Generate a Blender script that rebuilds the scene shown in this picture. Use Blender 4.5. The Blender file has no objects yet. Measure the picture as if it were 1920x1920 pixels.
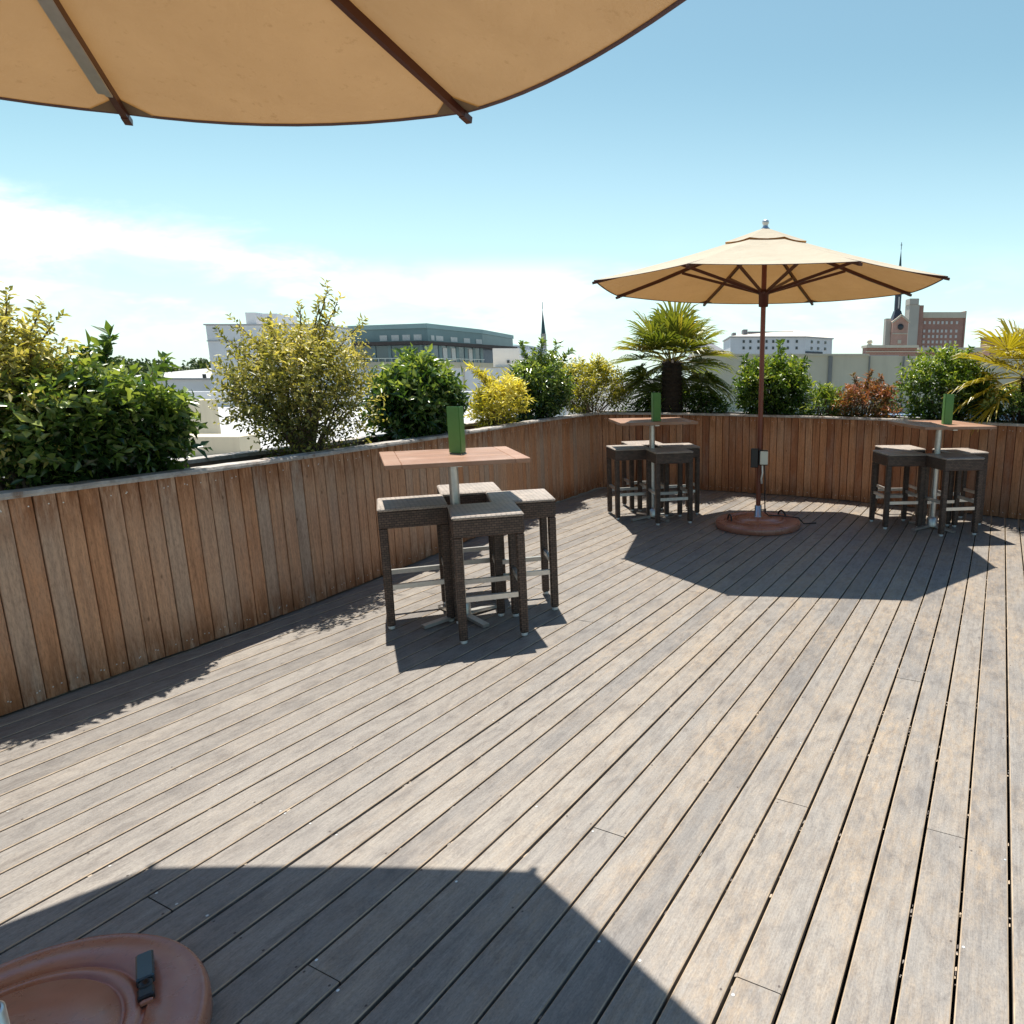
import bpy, math, random
import numpy as np
from mathutils import Vector, Matrix

random.seed(7)
RNG = np.random.default_rng(11)
SC = bpy.context.scene
COL = SC.collection
R = math.radians
EYE = 1.55

# ------------------------------------------------------------------ helpers
class MB:
    """collects faces with a per-vertex 'tone' value and a material slot"""
    def __init__(self):
        self.v = []; self.f = []; self.t = []; self.m = []; self.smooth = []
    def add(self, vs, fs, tone=0.5, mat=0, smooth=False):
        b = len(self.v)
        self.v += [tuple(p) for p in vs]
        self.t += [tone] * len(vs)
        for f in fs:
            self.f.append(tuple(b + i for i in f)); self.m.append(mat); self.smooth.append(smooth)
    def hexa(self, c, tone=0.5, mat=0):
        # c: 8 corners, bottom ring ccw then top ring ccw
        self.add(c, [(3, 2, 1, 0), (4, 5, 6, 7), (0, 1, 5, 4), (1, 2, 6, 5), (2, 3, 7, 6), (3, 0, 4, 7)], tone, mat)
    def box(self, x0, x1, y0, y1, z0, z1, tone=0.5, mat=0):
        self.hexa([(x0, y0, z0), (x1, y0, z0), (x1, y1, z0), (x0, y1, z0), (x0, y0, z1), (x1, y0, z1), (x1, y1, z1), (x0, y1, z1)], tone, mat)
    def bevbox(self, x0, x1, y0, y1, z0, z1, b, tone=0.5, mat=0):
        # box with chamfered vertical and top/bottom edges
        def ring(d, z):
            return [(x0 + d + b, y0 + d, z), (x1 - d - b, y0 + d, z), (x1 - d, y0 + d + b, z), (x1 - d, y1 - d - b, z),
                    (x1 - d - b, y1 - d, z), (x0 + d + b, y1 - d, z), (x0 + d, y1 - d - b, z), (x0 + d, y0 + d + b, z)]
        vs = ring(b, z0) + ring(0, z0 + b) + ring(0, z1 - b) + ring(b, z1)
        fs = [tuple(range(7, -1, -1)), tuple(range(24, 32))]
        for k in range(3):
            for i in range(8):
                j = (i + 1) % 8
                fs.append((k * 8 + i, k * 8 + j, k * 8 + 8 + j, k * 8 + 8 + i))
        self.add(vs, fs, tone, mat)
    def bar(self, p, q, w, h, up=(0, 0, 1), tone=0.5, mat=0):
        p = Vector(p); q = Vector(q); d = (q - p).normalized()
        s = d.cross(Vector(up))
        if s.length < 1e-5: s = Vector((1, 0, 0))
        s.normalize(); u = s.cross(d).normalized()
        c = []
        for e in (p, q):
            c += [e - s * w / 2 - u * h / 2, e + s * w / 2 - u * h / 2, e + s * w / 2 + u * h / 2, e - s * w / 2 + u * h / 2]
        self.add(c, [(3, 2, 1, 0), (4, 5, 6, 7), (0, 1, 5, 4), (1, 2, 6, 5), (2, 3, 7, 6), (3, 0, 4, 7)], tone, mat)
    def tube(self, pts, rad, n=8, tone=0.5, mat=0, cap=True, smooth=True):
        pts = [Vector(p) for p in pts]
        if not hasattr(rad, '__len__'): rad = [rad] * len(pts)
        rings = []
        prev = None
        for i, p in enumerate(pts):
            a = pts[max(i - 1, 0)]; b = pts[min(i + 1, len(pts) - 1)]
            d = (b - a).normalized()
            s = d.cross(Vector((0, 0, 1))) if prev is None else prev - d * prev.dot(d)
            if s.length < 1e-4: s = d.cross(Vector((1, 0, 0)))
            s.normalize(); prev = s; u = d.cross(s)
            rings.append([p + (s * math.cos(t * 2 * math.pi / n) + u * math.sin(t * 2 * math.pi / n)) * rad[i] for t in range(n)])
        vs = [v for r in rings for v in r]; fs = []
        for k in range(len(pts) - 1):
            for i in range(n):
                j = (i + 1) % n
                fs.append((k * n + i, k * n + j, k * n + n + j, k * n + n + i))
        self.add(vs, fs, tone, mat, smooth)
        if cap:
            self.add(rings[0], [tuple(range(n - 1, -1, -1))], tone, mat)
            self.add(rings[-1], [tuple(range(n))], tone, mat)
    def lathe(self, prof, n=32, tone=0.5, mat=0, smooth=True, cx=0, cy=0):
        vs = []
        for r, z in prof:
            for i in range(n):
                a = 2 * math.pi * i / n
                vs.append((cx + r * math.cos(a), cy + r * math.sin(a), z))
        fs = []
        for k in range(len(prof) - 1):
            for i in range(n):
                j = (i + 1) % n
                fs.append((k * n + i, k * n + j, k * n + n + j, k * n + n + i))
        fs.append(tuple((len(prof) - 1) * n + i for i in range(n)))
        self.add(vs, fs, tone, mat, smooth)
    def prism(self, pts, z0, z1, tone=0.5, mat=0):
        n = len(pts)
        vs = [(x, y, z0) for x, y in pts] + [(x, y, z1) for x, y in pts]
        fs = [tuple(range(n - 1, -1, -1)), tuple(range(n, 2 * n))]
        for i in range(n):
            j = (i + 1) % n
            fs.append((i, j, n + j, n + i))
        self.add(vs, fs, tone, mat)
    def build(self, name, mats, parent=None, loc=None):
        me = bpy.data.meshes.new(name)
        me.from_pydata(self.v, [], self.f)
        if not isinstance(mats, (list, tuple)): mats = [mats]
        for m in mats: me.materials.append(m)
        me.polygons.foreach_set('material_index', self.m)
        me.polygons.foreach_set('use_smooth', self.smooth)
        at = me.attributes.new('tone', 'FLOAT', 'POINT'); at.data.foreach_set('value', self.t)
        me.update()
        o = bpy.data.objects.new(name, me); COL.objects.link(o)
        if parent: o.parent = parent
        if loc: o.location = loc
        return o

def tag(o, label, cat, group=None):
    o['label'] = label; o['category'] = cat
    if group: o['group'] = group
    return o
def struct(o, kind='structure'):
    o['kind'] = kind; return o
def empty(name, loc, rz=0, label=None, cat=None, group=None):
    o = bpy.data.objects.new(name, None); COL.objects.link(o)
    o.location = loc; o.rotation_euler = (0, 0, rz); o.empty_display_size = 0.2
    if label: tag(o, label, cat, group)
    return o
KIDS = {}
def children(o):
    return [c for c in bpy.data.objects if c.parent == o]
def copy_tree(o, parent=None):
    c = o.copy(); COL.objects.link(c); c.parent = parent
    for ch in children(o): copy_tree(ch, c)
    return c

# ------------------------------------------------------------------ materials
def mat(name):
    m = bpy.data.materials.new(name); m.use_nodes = True
    nt = m.node_tree; nt.nodes.clear()
    out = nt.nodes.new('ShaderNodeOutputMaterial')
    bs = nt.nodes.new('ShaderNodeBsdfPrincipled')
    nt.links.new(bs.outputs[0], out.inputs[0])
    return m, nt, bs, out
def N(nt, t, **kw):
    n = nt.nodes.new(t)
    for k, v in kw.items():
        if k.startswith('i_'): n.inputs[k[2:].replace('_', ' ')].default_value = v
        else: setattr(n, k, v)
    return n
def ramp(nt, fac, stops):
    r = nt.nodes.new('ShaderNodeValToRGB')
    el = r.color_ramp.elements
    while len(el) < len(stops): el.new(0.5)
    for e, (p, c) in zip(el, stops):
        e.position = p; e.color = (*c, 1) if len(c) == 3 else c
    nt.links.new(fac, r.inputs[0]); return r.outputs[0]
def mixc(nt, fac, a, b, blend='MIX'):
    m = nt.nodes.new('ShaderNodeMix'); m.data_type = 'RGBA'; m.blend_type = blend
    for sock, v in ((m.inputs[0], fac), (m.inputs[6], a), (m.inputs[7], b)):
        if hasattr(v, 'links'): nt.links.new(v, sock)
        elif isinstance(v, (int, float)): sock.default_value = v
        else: sock.default_value = (*v, 1)
    return m.outputs[2]
def math_(nt, op, a, b=None, c=None, clamp=False):
    m = nt.nodes.new('ShaderNodeMath'); m.operation = op; m.use_clamp = clamp
    for i, v in enumerate((a, b, c)):
        if v is None: continue
        if hasattr(v, 'links'): nt.links.new(v, m.inputs[i])
        else: m.inputs[i].default_value = v
    return m.outputs[0]
def coords(nt, scale=(1, 1, 1), rot=(0, 0, 0), kind='Object', loc=(0, 0, 0)):
    tc = nt.nodes.new('ShaderNodeTexCoord'); src = tc.outputs[kind]
    if any(rot):                                  # turn first, then stretch
        m0 = nt.nodes.new('ShaderNodeMapping'); m0.inputs['Rotation'].default_value = rot
        nt.links.new(src, m0.inputs[0]); src = m0.outputs[0]
    mp = nt.nodes.new('ShaderNodeMapping')
    mp.inputs['Scale'].default_value = scale; mp.inputs['Location'].default_value = loc
    nt.links.new(src, mp.inputs[0]); return mp.outputs[0]
def noise(nt, vec, scale=5, detail=4, rough=0.55, dist=0):
    n = nt.nodes.new('ShaderNodeTexNoise')
    n.inputs['Scale'].default_value = scale; n.inputs['Detail'].default_value = detail
    n.inputs['Roughness'].default_value = rough; n.inputs['Distortion'].default_value = dist
    nt.links.new(vec, n.inputs['Vector']); return n.outputs['Fac']
def bump(nt, bs, h, strength=0.3, dist=0.01):
    b = nt.nodes.new('ShaderNodeBump'); b.inputs['Strength'].default_value = strength; b.inputs['Distance'].default_value = dist
    nt.links.new(h, b.inputs['Height']); nt.links.new(b.outputs[0], bs.inputs['Normal'])
def tone(nt):
    a = nt.nodes.new('ShaderNodeAttribute'); a.attribute_name = 'tone'; return a.outputs['Fac']

def simple(name, col, rough=0.6, metal=0.0, var=0.15, scale=8, bumps=0.0, spec=0.5):
    m, nt, bs, out = mat(name)
    n = noise(nt, coords(nt), scale, 5, 0.6)
    lo = tuple(c * (1 - var) for c in col); hi = tuple(min(1, c * (1 + var)) for c in col)
    nt.links.new(ramp(nt, n, [(0.3, lo), (0.7, hi)]), bs.inputs['Base Color'])
    bs.inputs['Roughness'].default_value = rough; bs.inputs['Metallic'].default_value = metal
    bs.inputs['Specular IOR Level'].default_value = spec
    if bumps: bump(nt, bs, n, bumps, 0.01)
    return m

DECK_A = math.atan2(0.429, 0.903)            # boards run this far clockwise of +Y
def deck_mat():
    m, nt, bs, out = mat('weathered_deck_boards')
    t = tone(nt)
    # along-board coordinates
    v = coords(nt, (1, 1, 1), (0, 0, DECK_A))
    gr = coords(nt, (70, 2.2, 1), (0, 0, DECK_A))
    g = noise(nt, gr, 1, 6, 0.65, 0.4)
    fine = noise(nt, coords(nt, (260, 14, 1), (0, 0, DECK_A)), 1, 3, 0.6)
    big = noise(nt, coords(nt, (4.6, 1.3, 1), (0, 0, DECK_A)), 1, 7, 0.68)
    blot = noise(nt, coords(nt, (42, 16, 1), (0, 0, DECK_A), loc=(3, 1, 0)), 1, 6, 0.75)
    base = ramp(nt, t, [(0.0, (0.190, 0.175, 0.162)), (0.35, (0.252, 0.230, 0.209)), (0.7, (0.292, 0.264, 0.234)), (1.0, (0.325, 0.285, 0.240))])
    gcol = ramp(nt, g, [(0.3, (0.80, 0.79, 0.79)), (0.55, (1, 1, 1)), (0.8, (1.08, 1.06, 1.04))])
    c = mixc(nt, 1.0, base, gcol, 'MULTIPLY')
    worn = math_(nt, 'MULTIPLY', ramp(nt, big, [(0.42, (0, 0, 0)), (0.62, (1, 1, 1))]), ramp(nt, blot, [(0.36, (0.05, 0.05, 0.05)), (0.64, (1, 1, 1))]), clamp=True)
    # more foot traffic, so more worn-through finish, on the open right hand side
    sx = nt.nodes.new('ShaderNodeSeparateXYZ'); nt.links.new(coords(nt, (1, 1, 1)), sx.inputs[0])
    mr = nt.nodes.new('ShaderNodeMapRange'); mr.interpolation_type = 'SMOOTHSTEP'; mr.inputs[1].default_value = -1.6; mr.inputs[2].default_value = 0.9; mr.inputs[3].default_value = 0.12; mr.inputs[4].default_value = 0.66
    nt.links.new(sx.outputs[0], mr.inputs[0])
    worn = math_(nt, 'MULTIPLY', worn, mr.outputs[0])
    spk = noise(nt, coords(nt, (190, 95, 1), (0, 0, DECK_A), loc=(5, 2, 0)), 1, 5, 0.75)
    c = mixc(nt, worn, c, (0.43, 0.305, 0.18))
    dk = ramp(nt, noise(nt, coords(nt, (5, 3.2, 1), (0, 0, DECK_A), loc=(8, 4, 0)), 1, 6, 0.7), [(0.33, (0.72, 0.72, 0.74)), (0.52, (1, 1, 1))])
    c = mixc(nt, 0.8, c, dk, 'MULTIPLY')
    gr2 = ramp(nt, noise(nt, coords(nt, (24, 9, 1), (0, 0, DECK_A), loc=(2, 7, 0)), 1, 7, 0.75, 0.6), [(0.34, (0.66, 0.64, 0.64)), (0.52, (1, 1, 1)), (0.7, (1.08, 1.07, 1.05))])
    c = mixc(nt, 0.85, c, gr2, 'MULTIPLY')
    sp = ramp(nt, fine, [(0.35, (0.86, 0.86, 0.86)), (0.7, (1.06, 1.06, 1.06))])
    c = mixc(nt, 0.9, c, sp, 'MULTIPLY')
    c = mixc(nt, 0.85, c, ramp(nt, spk, [(0.32, (0.70, 0.68, 0.67)), (0.5, (1, 1, 1)), (0.68, (1.22, 1.20, 1.16))]), 'MULTIPLY')
    vk = nt.nodes.new('ShaderNodeTexVoronoi'); vk.inputs['Scale'].default_value = 1.0
    nt.links.new(coords(nt, (5.5, 2.1, 1), (0, 0, DECK_A), loc=(1.3, 0.4, 0)), vk.inputs['Vector'])
    c = mixc(nt, math_(nt, 'MULTIPLY', ramp(nt, vk.outputs['Distance'], [(0.018, (1, 1, 1)), (0.05, (0, 0, 0))]), 0.6), c, (0.10, 0.08, 0.07))
    nt.links.new(c, bs.inputs['Base Color'])
    rr = ramp(nt, blot, [(0.3, (0.40, 0.40, 0.40)), (0.7, (0.60, 0.60, 0.60))])
    nt.links.new(rr, bs.inputs['Roughness']); bs.inputs['Specular IOR Level'].default_value = 0.55
    h = math_(nt, 'ADD', g, math_(nt, 'MULTIPLY', fine, 0.6))
    bump(nt, bs, math_(nt, 'ADD', h, spk), 0.35, 0.003)
    return m
def fence_mat():
    m, nt, bs, out = mat('cedar_fence_planks')
    t = tone(nt)
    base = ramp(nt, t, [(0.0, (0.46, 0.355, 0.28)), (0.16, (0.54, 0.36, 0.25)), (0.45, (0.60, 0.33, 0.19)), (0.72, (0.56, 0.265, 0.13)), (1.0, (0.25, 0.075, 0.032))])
    tc = nt.nodes.new('ShaderNodeTexCoord'); sep = nt.nodes.new('ShaderNodeSeparateXYZ')
    nt.links.new(tc.outputs['Object'], sep.inputs[0])
    g = noise(nt, coords(nt, (60, 60, 2.2)), 1, 6, 0.65, 0.3)
    big = noise(nt, coords(nt, (7, 7, 1.6)), 1, 5, 0.6)
    c = mixc(nt, 1.0, base, ramp(nt, g, [(0.28, (0.62, 0.60, 0.60)), (0.55, (1, 1, 1)), (0.8, (1.12, 1.1, 1.06))]), 'MULTIPLY')
    c = mixc(nt, math_(nt, 'MULTIPLY', ramp(nt, big, [(0.45, (0, 0, 0)), (0.7, (1, 1, 1))]), 0.45), c, (0.46, 0.34, 0.26))
    # water stains of irregular shape near the two ends of the planks, small knots
    st = noise(nt, coords(nt, (26, 26, 5), loc=(2, 0, 0)), 1, 6, 0.7)
    ztop = math_(nt, 'SMOOTHSTEP', sep.outputs[2], 0.72, 1.0) if False else nt.nodes.new('ShaderNodeMapRange')
    ztop.interpolation_type = 'SMOOTHSTEP'; ztop.inputs[1].default_value = 0.68; ztop.inputs[2].default_value = 1.0
    nt.links.new(sep.outputs[2], ztop.inputs[0])
    zb = nt.nodes.new('ShaderNodeMapRange'); zb.interpolation_type = 'SMOOTHSTEP'; zb.inputs[1].default_value = 0.32; zb.inputs[2].default_value = 0.0
    nt.links.new(sep.outputs[2], zb.inputs[0])
    ends = math_(nt, 'MULTIPLY', math_(nt, 'MAXIMUM', ztop.outputs[0], zb.outputs[0]), ramp(nt, st, [(0.36, (0, 0, 0)), (0.56, (1, 1, 1))]))
    c = mixc(nt, math_(nt, 'MULTIPLY', ends, 0.85), c, (0.25, 0.095, 0.035))
    vo = nt.nodes.new('ShaderNodeTexVoronoi'); vo.inputs['Scale'].default_value = 1.0
    nt.links.new(coords(nt, (9, 9, 4.2)), vo.inputs['Vector'])
    kn = ramp(nt, vo.outputs['Distance'], [(0.03, (1, 1, 1)), (0.075, (0, 0, 0))])
    c = mixc(nt, math_(nt, 'MULTIPLY', kn, 0.7), c, (0.10, 0.045, 0.022))
    nt.links.new(c, bs.inputs['Base Color']); bs.inputs['Roughness'].default_value = 0.62
    bs.inputs['Specular IOR Level'].default_value = 0.3
    sk = noise(nt, coords(nt, (150, 150, 30), loc=(4, 0, 0)), 1, 5, 0.75)
    c2 = mixc(nt, 0.8, c, ramp(nt, sk, [(0.33, (0.62, 0.60, 0.58)), (0.5, (1, 1, 1)), (0.68, (1.2, 1.18, 1.15))]), 'MULTIPLY')
    nt.links.new(c2, bs.inputs['Base Color'])
    bump(nt, bs, g, 0.3, 0.004)
    return m
def cap_mat():
    m, nt, bs, out = mat('peeling_cap_rail')
    n = noise(nt, coords(nt, (9, 9, 9)), 1, 7, 0.7, 0.5)
    n2 = noise(nt, coords(nt, (60, 60, 60)), 1, 4, 0.7)
    c = ramp(nt, n, [(0.34, (0.24, 0.15, 0.10)), (0.44, (0.40, 0.35, 0.31)), (0.6, (0.52, 0.48, 0.44)), (0.75, (0.66, 0.62, 0.57))])
    c = mixc(nt, 0.6, c, ramp(nt, n2, [(0.3, (0.7, 0.7, 0.7)), (0.6, (1, 1, 1))]), 'MULTIPLY')
    nt.links.new(c, bs.inputs['Base Color']); bs.inputs['Roughness'].default_value = 0.75
    bump(nt, bs, n2, 0.5, 0.01)
    return m
def fabric_mat():
    m, nt, bs, out = mat('tan_parasol_canvas')
    n = noise(nt, coords(nt, (4, 4, 4)), 1, 6, 0.65)
    sp = noise(nt, coords(nt, (26, 26, 26)), 1, 4, 0.7)
    c = ramp(nt, n, [(0.3, (0.64, 0.56, 0.43)), (0.7, (0.71, 0.63, 0.49))])
    c = mixc(nt, math_(nt, 'MULTIPLY', ramp(nt, sp, [(0.60, (0, 0, 0)), (0.76, (1, 1, 1))]), 0.45), c, (0.38, 0.29, 0.19))
    nt.links.new(c, bs.inputs['Base Color']); bs.inputs['Roughness'].default_value = 0.85; bs.inputs['Specular IOR Level'].default_value = 0.15
    tr = nt.nodes.new('ShaderNodeBsdfTranslucent')
    nt.links.new(mixc(nt, 1.0, c, (0.46, 0.235, 0.055), 'MULTIPLY'), tr.inputs[0])
    mx = nt.nodes.new('ShaderNodeMixShader'); mx.inputs[0].default_value = 0.30
    nt.links.new(bs.outputs[0], mx.inputs[1]); nt.links.new(tr.outputs[0], mx.inputs[2])
    nt.links.new(mx.outputs[0], out.inputs[0])
    wv = noise(nt, coords(nt, (220, 220, 220)), 1, 2, 0.5)
    wr = noise(nt, coords(nt, (3.2, 3.2, 3.2)), 1, 4, 0.55, 0.8)
    bump(nt, bs, math_(nt, 'ADD', math_(nt, 'MULTIPLY', wv, .04), math_(nt, 'MULTIPLY', wr, 1.0)), 0.55, 0.04)
    return m
def leaf_mat(name, stops, rough=0.38, transl=0.3, spec=0.5):
    m, nt, bs, out = mat(name)
    c = ramp(nt, tone(nt), stops)
    nt.links.new(c, bs.inputs['Base Color']); bs.inputs['Roughness'].default_value = rough
    bs.inputs['Specular IOR Level'].default_value = spec
    tr = nt.nodes.new('ShaderNodeBsdfTranslucent')
    nt.links.new(mixc(nt, 1.0, c, (1.5, 1.5, 0.55), 'MULTIPLY'), tr.inputs[0])
    mx = nt.nodes.new('ShaderNodeMixShader'); mx.inputs[0].default_value = transl
    nt.links.new(bs.outputs[0], mx.inputs[1]); nt.links.new(tr.outputs[0], mx.inputs[2])
    nt.links.new(mx.outputs[0], out.inputs[0])
    return m
def wicker_mat(name, c0, c1, rough=0.45, mort=0.25):
    m, nt, bs, out = mat(name)
    ch = nt.nodes.new('ShaderNodeTexBrick')
    ch.inputs['Scale'].default_value = 1.0; ch.inputs['Brick Width'].default_value = 0.028; ch.inputs['Row Height'].default_value = 0.014
    ch.inputs['Mortar Size'].default_value = 0.0026; ch.inputs['Mortar Smooth'].default_value = 0.6
    ch.inputs['Color1'].default_value = (*c0, 1); ch.inputs['Color2'].default_value = (*c1, 1); ch.inputs['Mortar'].default_value = tuple(x * mort for x in c0) + (1,)
    # swirl the coordinates so that every face of the stool shows the weave
    tc = nt.nodes.new('ShaderNodeTexCoord'); sep = nt.nodes.new('ShaderNodeSeparateXYZ'); nt.links.new(tc.outputs['Object'], sep.inputs[0])
    geo = nt.nodes.new('ShaderNodeNewGeometry')
    com = nt.nodes.new('ShaderNodeCombineXYZ')
    nt.links.new(math_(nt, 'ADD', sep.outputs[0], sep.outputs[1]), com.inputs[0])
    nt.links.new(math_(nt, 'ADD', sep.outputs[2], math_(nt, 'MULTIPLY', sep.outputs[1], 0.93)), com.inputs[1])
    nt.links.new(com.outputs[0], ch.inputs['Vector'])
    n = noise(nt, coords(nt, (14, 14, 14)), 1, 4, 0.6)
    c = mixc(nt, 0.8, ch.outputs['Color'], ramp(nt, n, [(0.3, (0.7, 0.7, 0.7)), (0.7, (1.15, 1.12, 1.1))]), 'MULTIPLY')
    nt.links.new(c, bs.inputs['Base Color']); bs.inputs['Roughness'].default_value = rough
    inv = math_(nt, 'SUBTRACT', 1.0, ch.outputs['Fac'])
    bump(nt, bs, inv, 0.6, 0.003)
    return m
def teak_mat():
    m, nt, bs, out = mat('oiled_table_slats')
    g = noise(nt, coords(nt, (4, 60, 30)), 1, 6, 0.6, 0.3)
    big = noise(nt, coords(nt, (3, 3, 3)), 1, 4, 0.6)
    c = mixc(nt, g, (0.30, 0.15, 0.088), (0.42, 0.235, 0.15))
    c = mixc(nt, math_(nt, 'MULTIPLY', ramp(nt, big, [(0.5, (0, 0, 0)), (0.72, (1, 1, 1))]), 0.6), c, (0.52, 0.34, 0.25))
    c = mixc(nt, 1.0, c, ramp(nt, tone(nt), [(0, (0.85, 0.85, 0.85)), (1, (1.1, 1.1, 1.1))]), 'MULTIPLY')
    nt.links.new(c, bs.inputs['Base Color']); bs.inputs['Roughness'].default_value = 0.42
    bump(nt, bs, g, 0.15, 0.002)
    return m
def wood_mat(name, lo, hi, rough=0.45, axis=(40, 40, 3)):
    m, nt, bs, out = mat(name)
    g = noise(nt, coords(nt, axis), 1, 5, 0.6, 0.3)
    nt.links.new(mixc(nt, g, lo, hi), bs.inputs['Base Color']); bs.inputs['Roughness'].default_value = rough
    bump(nt, bs, g, 0.12, 0.003)
    return m
def base_mat():
    m, nt, bs, out = mat('brown_parasol_base')
    n = noise(nt, coords(nt, (5, 5, 5)), 1, 6, 0.65)
    sc = noise(nt, coords(nt, (60, 22, 40)), 1, 4, 0.7, 1.0)
    c = ramp(nt, n, [(0.3, (0.36, 0.135, 0.08)), (0.7, (0.46, 0.19, 0.12))])
    c = mixc(nt, math_(nt, 'MULTIPLY', ramp(nt, sc, [(0.58, (0, 0, 0)), (0.74, (1, 1, 1))]), 0.5), c, (0.17, 0.075, 0.05))
    du = noise(nt, coords(nt, (11, 11, 11), loc=(4, 0, 0)), 1, 7, 0.72)
    c = mixc(nt, math_(nt, 'MULTIPLY', ramp(nt, du, [(0.5, (0, 0, 0)), (0.72, (1, 1, 1))]), 0.22), c, (0.50, 0.36, 0.30))
    nt.links.new(c, bs.inputs['Base Color'])
    nt.links.new(ramp(nt, n, [(0.3, (0.20, 0.20, 0.20)), (0.7, (0.36, 0.36, 0.36))]), bs.inputs['Roughness'])
    bs.inputs['Specular IOR Level'].default_value = 0.9
    bump(nt, bs, sc, 0.06, 0.003)
    return m
def brick_mat(name, c1, c2, mortar, s=1.0):
    m, nt, bs, out = mat(name)
    b = nt.nodes.new('ShaderNodeTexBrick'); b.inputs['Scale'].default_value = s
    b.inputs['Color1'].default_value = (*c1, 1); b.inputs['Color2'].default_value = (*c2, 1); b.inputs['Mortar'].default_value = (*mortar, 1)
    b.inputs['Mortar Size'].default_value = 0.03
    tc = nt.nodes.new('ShaderNodeTexCoord'); sep = nt.nodes.new('ShaderNodeSeparateXYZ'); nt.links.new(tc.outputs['Object'], sep.inputs[0])
    com = nt.nodes.new('ShaderNodeCombineXYZ'); nt.links.new(math_(nt, 'ADD', sep.outputs[0], sep.outputs[1]), com.inputs[0]); nt.links.new(sep.outputs[2], com.inputs[1])
    nt.links.new(com.outputs[0], b.inputs['Vector'])
    n = noise(nt, coords(nt, (0.3, 0.3, 0.3)), 1, 5, 0.6)
    nt.links.new(mixc(nt, 0.7, b.outputs['Color'], ramp(nt, n, [(0.3, (0.75, 0.75, 0.75)), (0.7, (1.1, 1.1, 1.1))]), 'MULTIPLY'), bs.inputs['Base Color'])
    bs.inputs['Roughness'].default_value = 0.85
    return m
def stained_wall(name, col, dark, sc=0.5):
    m, nt, bs, out = mat(name)
    n = noise(nt, coords(nt, (sc, sc, sc)), 1, 6, 0.65)
    st = noise(nt, coords(nt, (sc * 5, sc * 5, sc * 0.4)), 1, 5, 0.65)
    c = ramp(nt, n, [(0.3, tuple(x * 0.88 for x in col)), (0.7, col)])
    c = mixc(nt, math_(nt, 'MULTIPLY', ramp(nt, st, [(0.52, (0, 0, 0)), (0.75, (1, 1, 1))]), 0.5), c, dark)
    nt.links.new(c, bs.inputs['Base Color']); bs.inputs['Roughness'].default_value = 0.85
    return m

M = {}
M['deck'] = deck_mat()
M['dark'] = simple('deck_underside_dark', (0.012, 0.010, 0.009), 0.9)
M['edge'] = simple('worn_board_edge', (0.42, 0.325, 0.23), 0.7, var=0.35, scale=9)
M['screw'] = simple('bright_screw_head', (0.70, 0.70, 0.68), 0.35, 0.5)
M['screw_dark'] = simple('rusty_screw_head', (0.09, 0.07, 0.06), 0.6)
M['fence'] = fence_mat()
M['cap'] = cap_mat()
M['fabric'] = fabric_mat()
M['hem'] = simple('brown_hem_binding', (0.14, 0.085, 0.085), 0.8)
M['pocket'] = simple('rib_pocket_canvas', (0.22, 0.15, 0.085), 0.8)
M['pole'] = wood_mat('red_brown_pole_wood', (0.15, 0.035, 0.018), (0.24, 0.06, 0.03), 0.35)
M['rib'] = wood_mat('dark_rib_wood', (0.06, 0.018, 0.011), (0.11, 0.032, 0.018), 0.42, (18, 18, 18))
M['base'] = base_mat()
M['steel'] = simple('brushed_steel', (0.62, 0.63, 0.64), 0.32, 1.0, 0.08, 30)
M['alu'] = simple('satin_aluminium', (0.66, 0.65, 0.62), 0.38, 0.85, 0.08, 30)
M['white_metal'] = simple('white_powder_coat', (0.78, 0.78, 0.76), 0.4)
M['black'] = simple('black_plastic', (0.015, 0.016, 0.018), 0.35)
M['clip'] = simple('blue_black_plastic', (0.03, 0.055, 0.068), 0.25, spec=0.8)
M['cream'] = simple('cream_plastic_cover', (0.80, 0.76, 0.62), 0.45, var=0.05)
M['wicker'] = wicker_mat('brown_resin_wicker', (0.145, 0.095, 0.070), (0.080, 0.052, 0.040))
M['seat'] = wicker_mat('sunlit_seat_wicker', (0.56, 0.48, 0.415), (0.45, 0.385, 0.33), 0.42, .45)  # paler than the brown wicker: sun on the seats put into the colour
M['teak'] = teak_mat()
M['green'] = simple('green_menu_card', (0.10, 0.26, 0.06), 0.5, var=0.10, scale=6)
M['soil'] = simple('dark_planter_soil', (0.05, 0.035, 0.025), 0.95, var=0.4, scale=25, bumps=0.6)
M['planter'] = wood_mat('weathered_planter_wood', (0.16, 0.11, 0.08), (0.27, 0.21, 0.17), 0.8, (6, 6, 30))
M['bark'] = simple('grey_brown_stems', (0.13, 0.09, 0.06), 0.85, var=0.35, scale=40)
M['palmtrunk'] = simple('dark_palm_fibre', (0.035, 0.025, 0.018), 0.95, var=0.5, scale=40, bumps=0.8)
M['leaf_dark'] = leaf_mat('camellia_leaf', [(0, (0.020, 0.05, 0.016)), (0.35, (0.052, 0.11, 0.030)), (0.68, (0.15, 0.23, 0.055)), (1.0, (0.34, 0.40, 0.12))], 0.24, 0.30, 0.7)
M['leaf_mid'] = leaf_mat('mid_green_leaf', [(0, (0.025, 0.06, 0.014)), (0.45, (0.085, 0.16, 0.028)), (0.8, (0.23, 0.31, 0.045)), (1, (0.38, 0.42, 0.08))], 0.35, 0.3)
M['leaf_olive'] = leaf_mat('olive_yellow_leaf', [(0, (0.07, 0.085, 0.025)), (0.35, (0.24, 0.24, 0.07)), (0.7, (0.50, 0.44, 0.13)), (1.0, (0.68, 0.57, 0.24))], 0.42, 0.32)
M['leaf_gold'] = leaf_mat('golden_leaf', [(0, (0.10, 0.12, 0.02)), (0.35, (0.40, 0.37, 0.05)), (0.7, (0.70, 0.60, 0.10)), (1, (0.80, 0.70, 0.22))], 0.42, 0.32)
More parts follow.
